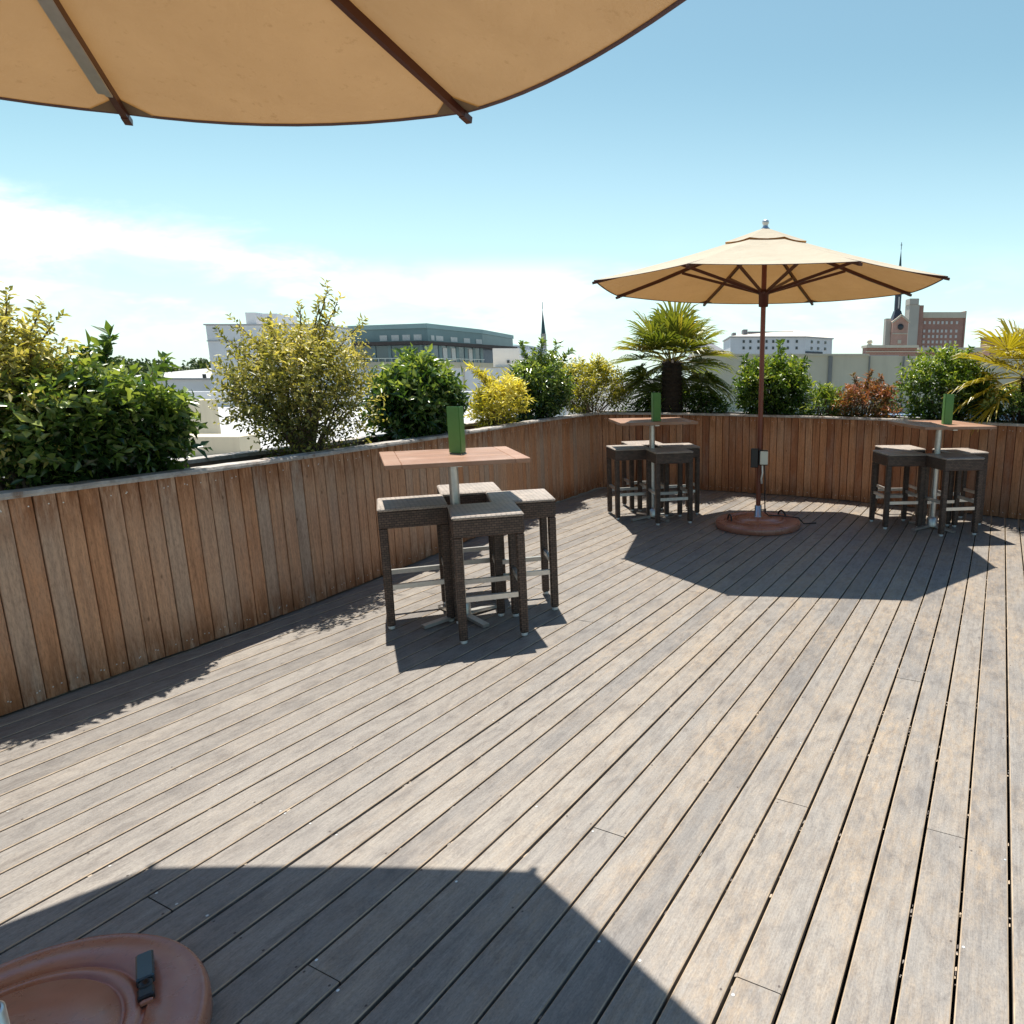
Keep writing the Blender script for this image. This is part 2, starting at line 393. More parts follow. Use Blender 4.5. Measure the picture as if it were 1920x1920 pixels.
M['leaf_red'] = leaf_mat('bronze_red_leaf', [(0, (0.05, 0.06, 0.02)), (0.4, (0.15, 0.12, 0.04)), (0.7, (0.30, 0.12, 0.06)), (1, (0.42, 0.15, 0.09))], 0.42, 0.3)
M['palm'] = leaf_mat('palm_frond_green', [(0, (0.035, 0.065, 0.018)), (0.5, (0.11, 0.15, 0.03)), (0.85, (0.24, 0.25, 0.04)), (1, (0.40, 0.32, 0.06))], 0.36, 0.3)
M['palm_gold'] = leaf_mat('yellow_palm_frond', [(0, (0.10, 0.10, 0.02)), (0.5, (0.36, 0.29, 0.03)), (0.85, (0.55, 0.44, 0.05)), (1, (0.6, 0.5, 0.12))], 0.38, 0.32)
M['tree_far'] = leaf_mat('distant_tree_leaf', [(0, (0.03, 0.055, 0.02)), (0.6, (0.08, 0.12, 0.035)), (1, (0.14, 0.18, 0.06))], 0.6, 0.2)
M['ground'] = simple('street_ground', (0.16, 0.155, 0.15), 0.9, var=0.3, scale=0.05)
M['white_wall'] = stained_wall('white_stucco', (0.84, 0.83, 0.83), (0.68, 0.67, 0.67), 0.3)
M['white_roof'] = stained_wall('white_roof_membrane', (0.52, 0.51, 0.50), (0.34, 0.33, 0.32), 0.9)
M['cream_stone'] = stained_wall('cream_cornice', (0.70, 0.62, 0.48), (0.5, 0.42, 0.32), 0.3)
M['concrete'] = stained_wall('grey_concrete_panel', (0.74, 0.63, 0.45), (0.56, 0.47, 0.33), 0.9)
M['concrete_dark'] = stained_wall('dark_concrete_pilaster', (0.28, 0.26, 0.23), (0.14, 0.13, 0.12), 0.9)
M['teal'] = simple('grey_green_metal_panel', (0.16, 0.235, 0.245), 0.4, 0.2, 0.1, 0.4)
M['teal_roof'] = simple('pale_green_roof_edge', (0.30, 0.42, 0.41), 0.5, 0.1, 0.08, 0.4)
M['eave'] = simple('dark_brown_eave', (0.055, 0.035, 0.03), 0.6)
M['glass'] = simple('office_glass', (0.10, 0.14, 0.17), 0.08, 0.0, 0.2, 0.3, spec=0.8)
M['window_dark'] = simple('dark_window_glass', (0.05, 0.055, 0.06), 0.15)
M['window_pale'] = simple('pale_window_blind', (0.66, 0.63, 0.58), 0.4)
M['brick'] = brick_mat('red_brown_brick', (0.40, 0.185, 0.14), (0.46, 0.225, 0.17), (0.48, 0.34, 0.27), 1.5)
M['brick_pink'] = brick_mat('pinkish_brick', (0.58, 0.30, 0.22), (0.64, 0.36, 0.27), (0.62, 0.44, 0.36), 1.5)
M['stone_grey'] = stained_wall('grey_stone_tower', (0.56, 0.51, 0.43), (0.44, 0.40, 0.34), 0.15)
M['slate'] = simple('blue_grey_slate', (0.055, 0.065, 0.085), 0.55, var=0.25, scale=0.6)
M['spire'] = simple('dark_green_spire_copper', (0.05, 0.10, 0.10), 0.5, var=0.3, scale=0.5)
M['roof_beige'] = simple('beige_hip_roof', (0.62, 0.56, 0.48), 0.8, var=0.08, scale=0.2)
M['grey_roof'] = simple('grey_shingle_roof', (0.20, 0.20, 0.21), 0.85, var=0.2, scale=0.6)
M['pink_tile'] = simple('pink_clay_tile', (0.62, 0.27, 0.22), 0.8, var=0.2, scale=2)
M['blue_trim'] = simple('blue_grey_trim', (0.19, 0.27, 0.38), 0.6)

# ------------------------------------------------------------------ the deck
LEFT = [(-4.75, -1.6), (-4.25, -0.3), (-3.85, 0.85), (-3.42, 2.0), (-3.03, 2.92), (-2.83, 3.40), (-2.555, 4.06), (-2.22, 5.06), (-1.83, 6.4), (-1.50, 7.7), (-1.24, 8.45), (-0.965, 9.16)]
FAR = [(-1.02, 9.12), (-0.5, 9.12), (-0.05, 9.07), (0.45, 8.93), (1.15, 8.65), (1.83, 8.34), (2.80, 7.74), (3.65, 7.12), (4.6, 6.25), (5.5, 5.2), (6.0, 4.0)]
def resample(poly, step):
    """smooth Catmull-Rom through poly, then equal steps; returns points and unit left-normals (pointing outwards)"""
    P = [np.array(p, float) for p in poly]
    P = [2 * P[0] - P[1]] + P + [2 * P[-1] - P[-2]]
    dense = []
    for i in range(1, len(P) - 2):
        for t in np.linspace(0, 1, 40, endpoint=False):
            a, b, c, d = P[i - 1:i + 3]
            dense.append(0.5 * (2 * b + (c - a) * t + (2 * a - 5 * b + 4 * c - d) * t * t + (3 * b - a - 3 * c + d) * t ** 3))
    dense.append(P[-2])
    dense = np.array(dense)
    L = np.concatenate([[0], np.cumsum(np.hypot(*np.diff(dense, axis=0).T))])
    n = max(2, int(round(L[-1] / step)))
    s = np.linspace(0, L[-1], n + 1)
    pts = np.stack([np.interp(s, L, dense[:, 0]), np.interp(s, L, dense[:, 1])], 1)
    d = np.gradient(pts, axis=0); d /= np.hypot(*d.T)[:, None]
    return pts, np.stack([-d[:, 1], d[:, 0]], 1)

def deck():
    d = np.array([0.429, 0.903]); d /= np.hypot(*d); n = np.array([d[1], -d[0]])
    lp, ln = resample(LEFT, 0.1); fp, fn = resample(FAR, 0.1)
    poly = list(lp + ln * 0.06) + list(fp[1:] + fn[1:] * 0.06) + [np.array((6.1, -1.6))]
    ps = [float(p @ n) for p in poly]; pd = [float(p @ d) for p in poly]
    pitch = 0.1306; off = 0.0245
    joints_at = {-4: [1.43], -9: [1.78], -5: [2.208], -1: [2.27], -12: [0.974], -17: [0.93]}
    mb = MB()
    k0 = math.floor((min(ps) - off) / pitch); k1 = math.floor((max(ps) - off) / pitch)
    rnd = random.Random(3)
    def cut(c):
        hits = []
        m = len(poly)
        for i in range(m):
            a, b = ps[i], ps[(i + 1) % m]
            if (a - c) * (b - c) < 0:
                t = (c - a) / (b - a); hits.append(pd[i] + t * (pd[(i + 1) % m] - pd[i]))
        return (min(hits), max(hits)) if len(hits) >= 2 else None
    for k in range(k0, k1 + 1):
        gap = rnd.uniform(0.0075, 0.0115)
        a0 = off + k * pitch + gap / 2 + rnd.uniform(-.0008, .0008); a1 = off + (k + 1) * pitch - gap / 2 + rnd.uniform(-.0008, .0008)
        A, B = cut(a0), cut(a1)
        if not A and not B: continue
        A = A or B; B = B or A
        js = list(joints_at.get(k, []))
        if k in joints_at: s = js[-1]
        else:
            s = rnd.uniform(3.2, 9.5)
            s = 0.955 + 0.418 * round((s - 0.955) / 0.418); js.append(s)
        while s < 12:
            s += 0.418 * rnd.choice([11, 12, 13, 14]); js.append(s)
        cutsA = [A[0]] + [j for j in js if A[0] + .25 < j < A[1] - .25 and B[0] + .25 < j < B[1] - .25] + [A[1]]
        cutsB = [B[0]] + cutsA[1:-1] + [B[1]]
        for i in range(len(cutsA) - 1):
            t = min(1, max(0, rnd.gauss(0.5, 0.20)))
            z = rnd.uniform(-0.0012, 0.0); e = 0.0032
            s0a, s1a, s0b, s1b = cutsA[i], cutsA[i + 1], cutsB[i], cutsB[i + 1]
            if i > 0: s0a += .0018; s0b += .0018
            if i < len(cutsA) - 2: s1a -= .0018; s1b -= .0018
            def P(nn, ss, zz): return (nn * n[0] + ss * d[0], nn * n[1] + ss * d[1], zz)
            # top face, two worn edge chamfers, two sides, ends
            bl, br = a0, a1
            vs = [P(bl + e, s0a, z), P(br - e, s0b, z), P(br - e, s1b, z), P(bl + e, s1a, z)]
            mb.add(vs, [(0, 1, 2, 3)], t, 0)
            mb.add([P(bl, s0a, z - e * .8), P(bl + e, s0a, z), P(bl + e, s1a, z), P(bl, s1a, z - e * .8)], [(0, 1, 2, 3)], t, 2)
            mb.add([P(br - e, s0b, z), P(br, s0b, z - e * .8), P(br, s1b, z - e * .8), P(br - e, s1b, z)], [(0, 1, 2, 3)], t, 2)
            zb = -0.026
            mb.add([P(bl, s0a, zb), P(bl, s0a, z - e * .8), P(bl, s1a, z - e * .8), P(bl, s1a, zb)], [(0, 1, 2, 3)], t, 0)
            mb.add([P(br, s0b, zb), P(br, s1b, zb), P(br, s1b, z - e * .8), P(br, s0b, z - e * .8)], [(0, 1, 2, 3)], t, 0)
            mb.add([P(bl + e, s0a, z), P(bl + e, s0a, zb), P(br - e, s0b, zb), P(br - e, s0b, z)], [(0, 1, 2, 3)], t, 0)
            mb.add([P(bl + e, s1a, z), P(br - e, s1b, z), P(br - e, s1b, zb), P(bl + e, s1a, zb)], [(0, 1, 2, 3)], t, 0)
            # screws on the joist lines
            lo, hi = max(s0a, s0b), min(s1a, s1b)
            q = math.ceil((lo - 0.955) / 0.418)
            spots = []
            while 0.955 + q * 0.418 < hi:
                ss = 0.955 + q * 0.418
                if lo + .03 < ss < hi - .03: spots.append(ss + rnd.uniform(-.008, .008))
                q += 1
            if i > 0: spots.append(lo + .018)
            if i < len(cutsA) - 2: spots.append(hi - .018)
            for ss in spots:
                for sx in (0.022, 0.978):
                    if rnd.random() < 0.62: continue
                    nn = bl + (br - bl) * sx + (0.008 if sx < .5 else -0.008) + rnd.uniform(-.004, .004)
                    shiny = rnd.random() < 0.35
                    r = 0.0042 if shiny else 0.0036
                    c = [P(nn + r * math.cos(u * math.pi / 4), ss + r * math.sin(u * math.pi / 4), z + .0009) for u in range(8)]
                    mb.add(c, [tuple(range(7, -1, -1))], t, 3 if shiny else 4)
    # grit, splinters and leaf scraps caught in the gaps
    for k in range(k0, k1 + 1):
        c0 = off + k * pitch
        A = cut(c0)
        if not A: continue
        q = A[0]
        while q < A[1]:
            q += rnd.expovariate(1 / .38)
            if q > A[1]: break
            for _ in range(rnd.choice([1, 1, 2, 4])):
                L = rnd.uniform(.003, .020); w = rnd.uniform(.0012, .0034); zt = rnd.uniform(-.018, -.004); qq = q + rnd.uniform(0, .05); cc = c0 + rnd.uniform(-.002, .002)
                pts = [(cc - w, qq), (cc + w, qq + L * .15), (cc + w * .8, qq + L), (cc - w * .9, qq + L * .8)]
                mb.add([(a_ * n[0] + b_ * d[0], a_ * n[1] + b_ * d[1], zt) for a_, b_ in pts], [(0, 1, 2, 3)], .5, rnd.choice([0, 0, 2, 4]))
    # the dark void under the boards
    mb.add([(p[0], p[1], -0.09) for p in poly], [tuple(range(len(poly)))], 0.5, 1)
    o = mb.build('deck', [M['deck'], M['dark'], M['edge'], M['screw'], M['screw_dark']])
    me = o.data
    # faces must all look up / outwards
    return struct(o)
deck()

# ------------------------------------------------------------------ fences and planters
def fence(poly, label, seed, greyish, red=0.0):
    rnd = random.Random(seed)
    pts, nr = resample(poly, 0.090)
    root = empty('wooden_fence', (float(pts[len(pts) // 2][0]), float(pts[len(pts) // 2][1]), 0), 0, label, 'fence', 'plank fences round the deck')
    lx, ly = root.location.x, root.location.y
    mb = MB()
    H = 0.985
    for i in range(len(pts) - 1):
        a, b = pts[i], pts[i + 1]; dd = (b - a) / np.hypot(*(b - a)); g = 0.0026
        if rnd.random() < .15: g = 0.004
        a2, b2 = a + dd * g, b - dd * g
        nn = np.array([-dd[1], dd[0]])
        j = rnd.uniform(0, 0.004); th = 0.020
        p0, p1 = a2 + nn * j, b2 + nn * j; q0, q1 = p0 + nn * th, p1 + nn * th
        r = rnd.random()
        t = rnd.uniform(0.0, 0.12) if r < greyish else (rnd.uniform(0.14, 0.45) if r < 0.50 + greyish else rnd.uniform(0.40, 0.74))
        t = t + (1 - t) * red * rnd.uniform(.6, 1.2)  # darker, redder tones on the far planks paint in the shade there
        zb = 0.006 + rnd.uniform(0, .008)
        ch = 0.003
        # inner face pulled in at its long edges (eased plank edges)
        c0, c1 = p0 + dd * ch, p1 - dd * ch; e0, e1 = p0 + nn * ch, p1 + nn * ch
        ring = [e0, c0, c1, e1, q1, q0]
        vs = [(x - lx, y - ly, zb) for x, y in ring] + [(x - lx, y - ly, H) for x, y in ring]
        fs = [(i2, (i2 + 1) % 6, 6 + (i2 + 1) % 6, 6 + i2) for i2 in range(6)] + [(5, 4, 3, 2, 1, 0), (6, 7, 8, 9, 10, 11)]
        mb.add(vs, fs, t, 0)
        for zz in (zb + .05, zb + .055, H - .045, H - .05):
            if rnd.random() < (.9 if zz < .5 else .5):
                fx = rnd.uniform(.2, .8); c = p0 + (p1 - p0) * fx - nn * .0012
                ring2 = []
                for u in range(6):
                    w = dd * .0035 * math.cos(u * math.pi / 3)
                    ring2.append((c[0] + w[0] - lx, c[1] + w[1] - ly, zz + .0035 * math.sin(u * math.pi / 3)))
                mb.add(ring2, [tuple(range(6))], .5, 1)
    # backing boards close the joints
    bk = MB()
    for i in range(len(pts) - 1):
        a0, a1 = pts[i] + nr[i] * .026, pts[i + 1] + nr[i + 1] * .026
        b0, b1 = pts[i] + nr[i] * .045, pts[i + 1] + nr[i + 1] * .045
        bk.hexa([(a0[0] - lx, a0[1] - ly, .01), (a1[0] - lx, a1[1] - ly, .01), (b1[0] - lx, b1[1] - ly, .01), (b0[0] - lx, b0[1] - ly, .01),
                 (a0[0] - lx, a0[1] - ly, .98), (a1[0] - lx, a1[1] - ly, .98), (b1[0] - lx, b1[1] - ly, .98), (b0[0] - lx, b0[1] - ly, .98)])
    mb.build('planks', [M['fence'], M['screw']], root)
    bk.build('backing', M['dark'], root)
    # cap rail: bowed, slightly ragged, in long lengths
    cp = MB()
    k = 0
    while k < len(pts) - 1:
        L = min(rnd.choice([20, 24, 28]), len(pts) - 1 - k)
        if len(pts) - 1 - (k + L) < 6: L = len(pts) - 1 - k
        rows = []
        for i in range(k, k + L + 1):
            wob = rnd.uniform(-.002, .002); top = 1.013 + rnd.uniform(-.002, .0025)
            s0 = -.018 + wob; s1 = .092 + rnd.uniform(-.002, .002)
            row = []
            sh = 0.0
            if i == k and k > 0: sh = .002
            if i == k + L and k + L < len(pts) - 1: sh = -.002
            dd = np.array([nr[i][1], -nr[i][0]]) * sh
            for off, z in ((s0, .987), (s0 - .002, 1.0), (s0 + .004, top), (s1 - .004, top + rnd.uniform(-.001, .001)), (s1, .987)):
                p = pts[i] + nr[i] * off + dd
                row.append((p[0] - lx, p[1] - ly, z))
            rows.append(row)
        vs = [v for r in rows for v in r]; fs = []
        for a in range(L):
            for b in range(5):
                c = (b + 1) % 5
                fs.append((a * 5 + b, a * 5 + 5 + b, a * 5 + 5 + c, a * 5 + c))
        fs += [(0, 1, 2, 3, 4), tuple(L * 5 + x for x in (4, 3, 2, 1, 0))]
        cp.add(vs, fs, rnd.random(), 0)
        k += L
    cp.build('cap_rail', M['cap'], root)
    return root
fence(LEFT, 'long reddish plank fence on the left side of the deck, sunlit peeling cap rail', 5, 0.06)
fence(FAR, 'dark curved plank fence across the far end of the deck, behind the parasol', 9, 0.06, .75)  # planks toned dark so the shade of the far end sits in their colour

def planter(poly, label, seed, trim):
    rnd = random.Random(seed)
    pts, nr = resample(poly, 0.18)
    pts, nr = pts[:len(pts) - trim], nr[:len(nr) - trim]
    root = empty('planter_trough', (float(pts[len(pts) // 2][0]), float(pts[len(pts) // 2][1]), 0), 0, label, 'planter', 'planter troughs behind the fences')
    lx, ly = root.location.x, root.location.y
    def strip(o0, o1, z0, z1, jit=0):
        mb = MB()
        for i in range(len(pts) - 1):
            a0, a1 = pts[i] + nr[i] * o0, pts[i + 1] + nr[i + 1] * o0
            b0, b1 = pts[i] + nr[i] * o1, pts[i + 1] + nr[i + 1] * o1
            c = [(a0[0], a0[1]), (a1[0], a1[1]), (b1[0], b1[1]), (b0[0], b0[1])]
            mb.hexa([(x - lx, y - ly, z0) for x, y in c] + [(x - lx, y - ly, z1) for x, y in c], rnd.random())
        return mb
    strip(.56, .60, -1.2, .975).build('outer_board', M['planter'], root)
    strip(.53, .64, .978, 1.003).build('rim', M['cap'], root)
    strip(.105, .555, .3, .86).build('soil', M['soil'], root)
    return root
planter(LEFT, 'planter trough behind the left plank fence, full of shrubs', 3, 3)
planter(FAR, 'planter trough behind the far plank fence, with the dark trunked palm', 4, 0)

# ------------------------------------------------------------------ parasols
def parasol(x, y, rad, zr, rot, label, base_r, ox=0.0, splint=None, droop=.022):
    root = empty('parasol', (x, y, 0), 0, label, 'parasol', 'tan market parasols')
    peak = zr + rad * 0.305
    # the canopy hangs level but its centre may sit a little off the foot: a leaning pole
    pts = [(rad * math.cos(rot + k * math.pi / 4), rad * math.sin(rot + k * math.pi / 4)) for k in range(8)]
    def surf(k, u, w):
        # u 0..1 along the rim of panel k, w 0 (rim) .. 1 (peak)
        a, b = pts[k], pts[(k + 1) % 8]
        ex, ey = a[0] + (b[0] - a[0]) * u, a[1] + (b[1] - a[1]) * u
        s = 4 * u * (1 - u)
        pull = 1 + 0.002 * s * (1 - w)
        z = zr + (peak - zr) * w - droop * s * (1 - w) ** 1.2 * (w * 1.0 + 0.6) - 0.02 * math.sin(math.pi * w)
        return (ox + ex * (1 - w) * pull, ey * (1 - w) * pull, z)
    cm = MB()
    NU, NW = 10, 10
    for k in range(8):
        vs = []; fs = []
        for j in range(NW + 1):
            for i in range(NU + 1):
                vs.append(surf(k, i / NU, j / NW * (1 - 0.03)))
        for j in range(NW):
            for i in range(NU):
                q = j * (NU + 1) + i
                fs.append((q, q + 1, q + NU + 2, q + NU + 1))
        cm.add(vs, fs, 0.5, 0, True)
    canopy = cm.build('canopy', M['fabric'], root)
    hm = MB()
    for k in range(8):
        vs = []; fs = []
        for i in range(NU + 1):
            p = Vector(surf(k, i / NU, 0)); q = Vector(surf(k, i / NU, .007))
            vs += [p + Vector((p.x - ox, p.y, 0)).normalized() * .002, p - Vector((0, 0, .005)), q - Vector((0, 0, .004)), q - Vector((0, 0, .002))]
        for i in range(NU):
            for c in range(4):
                e = (c + 1) % 4
                fs.append((i * 4 + c, i * 4 + 4 + c, i * 4 + 4 + e, i * 4 + e))
        hm.add(vs, fs, 0.5, 0, True)
    hm.build('hem', M['hem'], canopy)
    # vent flap over the top
    vm = MB()
    rv = rad * .245
    zv = zr + (peak - zr) * (1 - .245) + 0.006
    for k in range(8):
        a = rot + k * math.pi / 4; b = a + math.pi / 4
        vs = []
        for j in range(5):
            w = j / 4
            for i in range(5):
                u = i / 4
                ex = math.cos(a) * (1 - u) + math.cos(b) * u; ey = math.sin(a) * (1 - u) + math.sin(b) * u
                r_ = rv * (1 - w * .92)
                vs.append((ox + ex * r_, ey * r_, zv + (peak + .022 - zv) * w - .012 * 4 * u * (1 - u) * (1 - w)))
        fs = []
        for j in range(4):
            for i in range(4):
                q = j * 5 + i; fs.append((q, q + 1, q + 6, q + 5))
        vm.add(vs, fs, 0.5, 0, True)
    vm.build('vent', M['fabric'], canopy)
    fm = MB(); fm.lathe([(.040, peak - .005), (.040, peak + .025), (.026, peak + .038), (.024, peak + .055), (.034, peak + .072), (.032, peak + .09), (.014, peak + .102), (.003, peak + .104)], 16)
    f_ = fm.build('finial', M['alu'], root); f_.location.x = ox
    pm = MB(); pm.tube([(0, 0, .02), (ox * .5, 0, peak * .5), (ox, 0, peak + .02)], .0245, 16)
    pm.build('pole', M['pole'], root)
    zh = zr - 0.10                                # sliding hub
    um = MB(); um.lathe([(.026, zh - .085), (.046, zh - .08), (.048, zh + .03), (.060, zh + .035), (.060, zh + .07), (.026, zh + .075)], 20)
    um.build('runner', M['rib'], root).location.x = ox
    um = MB(); um.lathe([(.026, peak - .14), (.060, peak - .135), (.060, peak - .085), (.026, peak - .08)], 20)
    um.build('hub', M['rib'], root).location.x = ox
    for k in range(8):
        a = rot + k * math.pi / 4; c, s = math.cos(a), math.sin(a)
        def on(r_, dz): return (ox + c * r_, s * r_, zr + (peak - zr) * (1 - r_ / rad) - .02 * math.sin(math.pi * (1 - r_ / rad)) + dz)
        rb = MB()
        segs = [on(.05, -.05), on(rad * .35, -.022), on(rad * .7, -.020), on(rad - .004, -.016)]
        for p, q in zip(segs, segs[1:]): rb.bar(p, q, .021, .030)
        r0 = rb.build('rib', M['rib'], root)
        tip = MB(); e = Vector(on(rad + .004, -.018)); tip.bar(e - Vector((c * .03, s * .03, -.004)), e + Vector((c * .010, s * .010, -.006)), .024, .022)
        tip.build('tip', M['rib'], r0)
        po = MB()
        for sgn in (-1, 1):
            u0 = 0 if sgn > 0 else 1; kk = k if sgn > 0 else (k - 1) % 8
            f = lambda u, w: Vector(surf(kk, u if sgn > 0 else 1 - u, w)) - Vector((0, 0, .0045))
            tri = [f(0.0, 0.004), f(.085, .006), f(.04, .035), f(0.0, .06)]
            po.add(tri, [(0, 1, 2, 3) if sgn > 0 else (3, 2, 1, 0)], .5, 0)
        po.build('pocket', M['pocket'], canopy)
        sm = MB(); sm.bar((ox + c * .055, s * .055, zh + .05), on(rad * .53, -.036), .017, .026)
        st = sm.build('strut', M['rib'], root)
        if splint is not None and k == splint:
            gm = MB()
            sx, sy = -s * .021, c * .021
            for w_, off_ in ((.020, 1),):
                p, q = Vector(on(rad * .42, -.024)), Vector(on(rad * .90, -.026))
                sh = Vector((sx * off_, sy * off_, 0))
                gm.bar(p + sh, q + sh, w_, .024)
            gm.bar(Vector(on(rad * .42, -.040)), Vector(on(rad * .90, -.040)), .019, .006)
            gm.build('repair_splint', M['alu'], r0)
    # base: a wide stepped disc with a steel collar and two carry handles
    br = base_r
    prof = [(br * .985, .002), (br, .012), (br, .045), (br * .985, .060), (br * .965, .068), (br * .955, .066), (br * .90, .071), (br * .685, .084), (br * .675, .075), (br * .655, .075), (br * .645, .085), (br * .585, .087), (br * .575, .078),
            (br * .555, .078), (br * .545, .090), (br * .30, .098), (br * .20, .102), (br * .12, .104)]
    bm_ = MB(); bm_.lathe(prof, 64)
    base = bm_.build('base', M['base'], root)
    co = MB(); co.lathe([(.046, .100), (.046, .108), (.036, .112), (.036, .215), (.031, .218)], 24)
    co.build('collar', M['steel'], base)
    kn = MB(); kn.tube([(.034, 0, .17), (.062, 0, .17)], .006, 8); kn.tube([(.062, 0, .17), (.080, 0, .17)], .014, 10)
    kn.build('lock_knob', M['black'], base)
    return root, base
p1, b1 = parasol(-1.46, 1.20, 1.60, 2.455, R(90 - 0.8 - 22.5), 'near tan parasol overhead, seen from below, only its canopy edge in view', .385, ox=.095, splint=1, droop=.066)
p2, b2 = parasol(0.875, 6.80, 1.64, 2.335, R(17.6), 'open tan parasol standing in the middle of the deck on a round brown base', .43)
# far base: two loop handles
for ang in (R(193), R(28)):
    h = MB()
    cx, cy = .30 * math.cos(ang), .30 * math.sin(ang)
    tx, ty = -math.sin(ang), math.cos(ang)
    h.tube([(cx + tx * .06 * math.cos(t), cy + ty * .06 * math.cos(t), .080 + .055 * math.sin(t)) for t in np.linspace(0, math.pi, 10)], .009, 8)
    h.build('handle', M['black'], b2)

# black clip lying on the near base
clip = empty('plastic_clip', (-1.300, 1.420, 0.078), R(-52), 'small blue black plastic clip lying on the brown parasol base', 'clip')
clip.scale = (.86, .86, .86)
m_ = MB(); m_.bevbox(-.082, .030, -.021, .021, .0, .030, .004); m_.build('body', M['clip'], clip)
m_ = MB(); m_.lathe([(.017, .0), (.017, .026), (.012, .028), (.009, .020)], 16, cx=.048); m_.bevbox(.056, .096, -.019, .019, 0, .024, .004); m_.build('latch', M['black'], clip)
m_ = MB(); m_.bevbox(.0965, .108, -.015, .015, .002, .016, .003); m_.build('tab', M['base'], clip)

# outlet box strapped to the far pole
ob = empty('outlet_box', (0.875, 6.80, 0), R(-8), 'cream covered electrical outlet box strapped to the far parasol pole', 'outlet box')
m_ = MB(); m_.bevbox(-.085, -.010, -.075, -.030, .61, .80, .006); m_.build('back_box', M['black'], ob)
m_ = MB(); m_.bevbox(-.006, .085, -.085, -.031, .635, .785, .006); m_.build('housing', M['black'], ob)
m_ = MB(); m_.bevbox(.008, .084, -.100, -.0855, .645, .778, .005); m_.build('cover', M['cream'], ob)
m_ = MB()
m_.tube([(.03, -.055, .64), (.035, -.06, .56), (.025, -.065, .50), (.03, -.055, .45)], .011, 8)
m_.build('plug', M['alu'], ob)
m_ = MB()
m_.tube([(.05, -.06, .64), (.062, -.06, .50), (.064, -.055, .30), (.07, -.03, .15), (.11, 0, .112), (.2, .06, .104), (.30, .09, .09), (.41, .12, .075), (.47, .14, .01), (.6, .2, .008)], .006, 8)
m_.build('cable', M['black'], ob)

# ------------------------------------------------------------------ bar tables, menu stands, stools
def bar_table(x, y, rz, label):
    t = empty('bar_table', (x, y, 0), rz, label, 'bar table', 'square topped bar tables')
    tb = MB(); W, D = .80, .70; z0, z1 = 1.022, 1.050
    tb.bevbox(-W / 2, -W / 2 + .0882, -D / 2, D / 2, z0, z1, .003, .3); tb.bevbox(W / 2 - .0882, W / 2, -D / 2, D / 2, z0, z1, .003, .8)
    ns = 7; g = .0015; sw = (D - g * (ns - 1)) / ns
    for i in range(ns):
        yy = -D / 2 + i * (sw + g)
        tb.bevbox(-W / 2 + .089, W / 2 - .089, yy, yy + sw, z0, z1 - .0005, .0025, random.random())
    top = tb.build('tabletop', M['teak'], t)
    m2 = MB(); m2.box(-.30, .30, -.022, .022, 1.004, 1.021); m2.box(-.022, .022, -.24, -.024, 1.004, 1.021); m2.box(-.022, .022, .024, .24, 1.004, 1.021); m2.lathe([(.07, .992), (.07, 1.003), (.01, 1.0035)], 20)
    m2.build('support', M['alu'], top)
    pm = MB(); pm.tube([(0, 0, .03), (0, 0, .5), (0, 0, .99)], .030, 20); pm.build('post', M['alu'], t)
    bm_ = MB(); bm_.lathe([(.055, .022), (.055, .10), (.036, .115), (.031, .12)], 20)
    for k in range(4):
        a = k * math.pi / 2 + .4
        bm_.bar((.04 * math.cos(a), .04 * math.sin(a), .027), (.27 * math.cos(a), .27 * math.sin(a), .014), .042, .020)
    bm_.build('foot', M['alu'], t)
    return t
def menu_stand(x, y, rz, label):
    o = MB()
    h = .285; w = .098; th = .004
    tri = [(w * .577 * math.cos(R(90 + 120 * k)), w * .577 * math.sin(R(90 + 120 * k))) for k in range(3)]
    for k in range(3):
        a = Vector((*tri[k], 0)); b = Vector((*tri[(k + 1) % 3], 0)); d = (b - a).normalized(); nn = Vector((d.y, -d.x, 0))
        a2 = a + d * .002; b2 = b - d * .002
        ring = [a2, b2, b2 + nn * th, a2 + nn * th]
        o.hexa([(p.x, p.y, .001) for p in ring][::-1] + [(p.x, p.y, h) for p in ring][::-1], .5)
    ob_ = o.build('menu_stand', M['green']); ob_.location = (x, y, 1.051); ob_.rotation_euler = (0, 0, rz)
    return tag(ob_, label, 'menu stand', 'green menu stands on the tables')
def make_stool():
    s = empty('bar_stool', (0, 0, 0), 0)
    h = .20
    m1 = MB(); m1.bevbox(-h, h, -h, h, .735, .755, .007); m1.build('seat', M['seat'], s)
    m1 = MB(); m1.bevbox(-h + .002, h - .002, -h + .002, h - .002, .632, .734, .006); m1.build('apron', M['wicker'], s)
    for sx in (-1, 1):
        for sy in (-1, 1):
            cx, cy = sx * (h - .026), sy * (h - .026)
            l = MB(); l.bevbox(cx - .024, cx + .024, cy - .024, cy + .024, .022, .633, .006); lg = l.build('leg', M['wicker'], s)
            f = MB(); f.lathe([(.014, .0005), (.019, .004), (.019, .020), (.016, .0215)], 12, cx=cx, cy=cy); f.build('foot_cap', M['white_metal'], lg)
    for k in range(4):
        a = k * math.pi / 2; c, q = math.cos(a), math.sin(a)
        b = MB(); L = h - .051; d = h - .026
        p0 = (-L * c - (-d) * q * 1, -L * q + (-d) * c, .265 + (0.0 if k % 2 == 0 else .055)); p1_ = (L * c - (-d) * q, L * q + (-d) * c, p0[2])
        b.bar(p0, p1_, .022, .030); b.build('footrest', M['alu'], s)
    return s
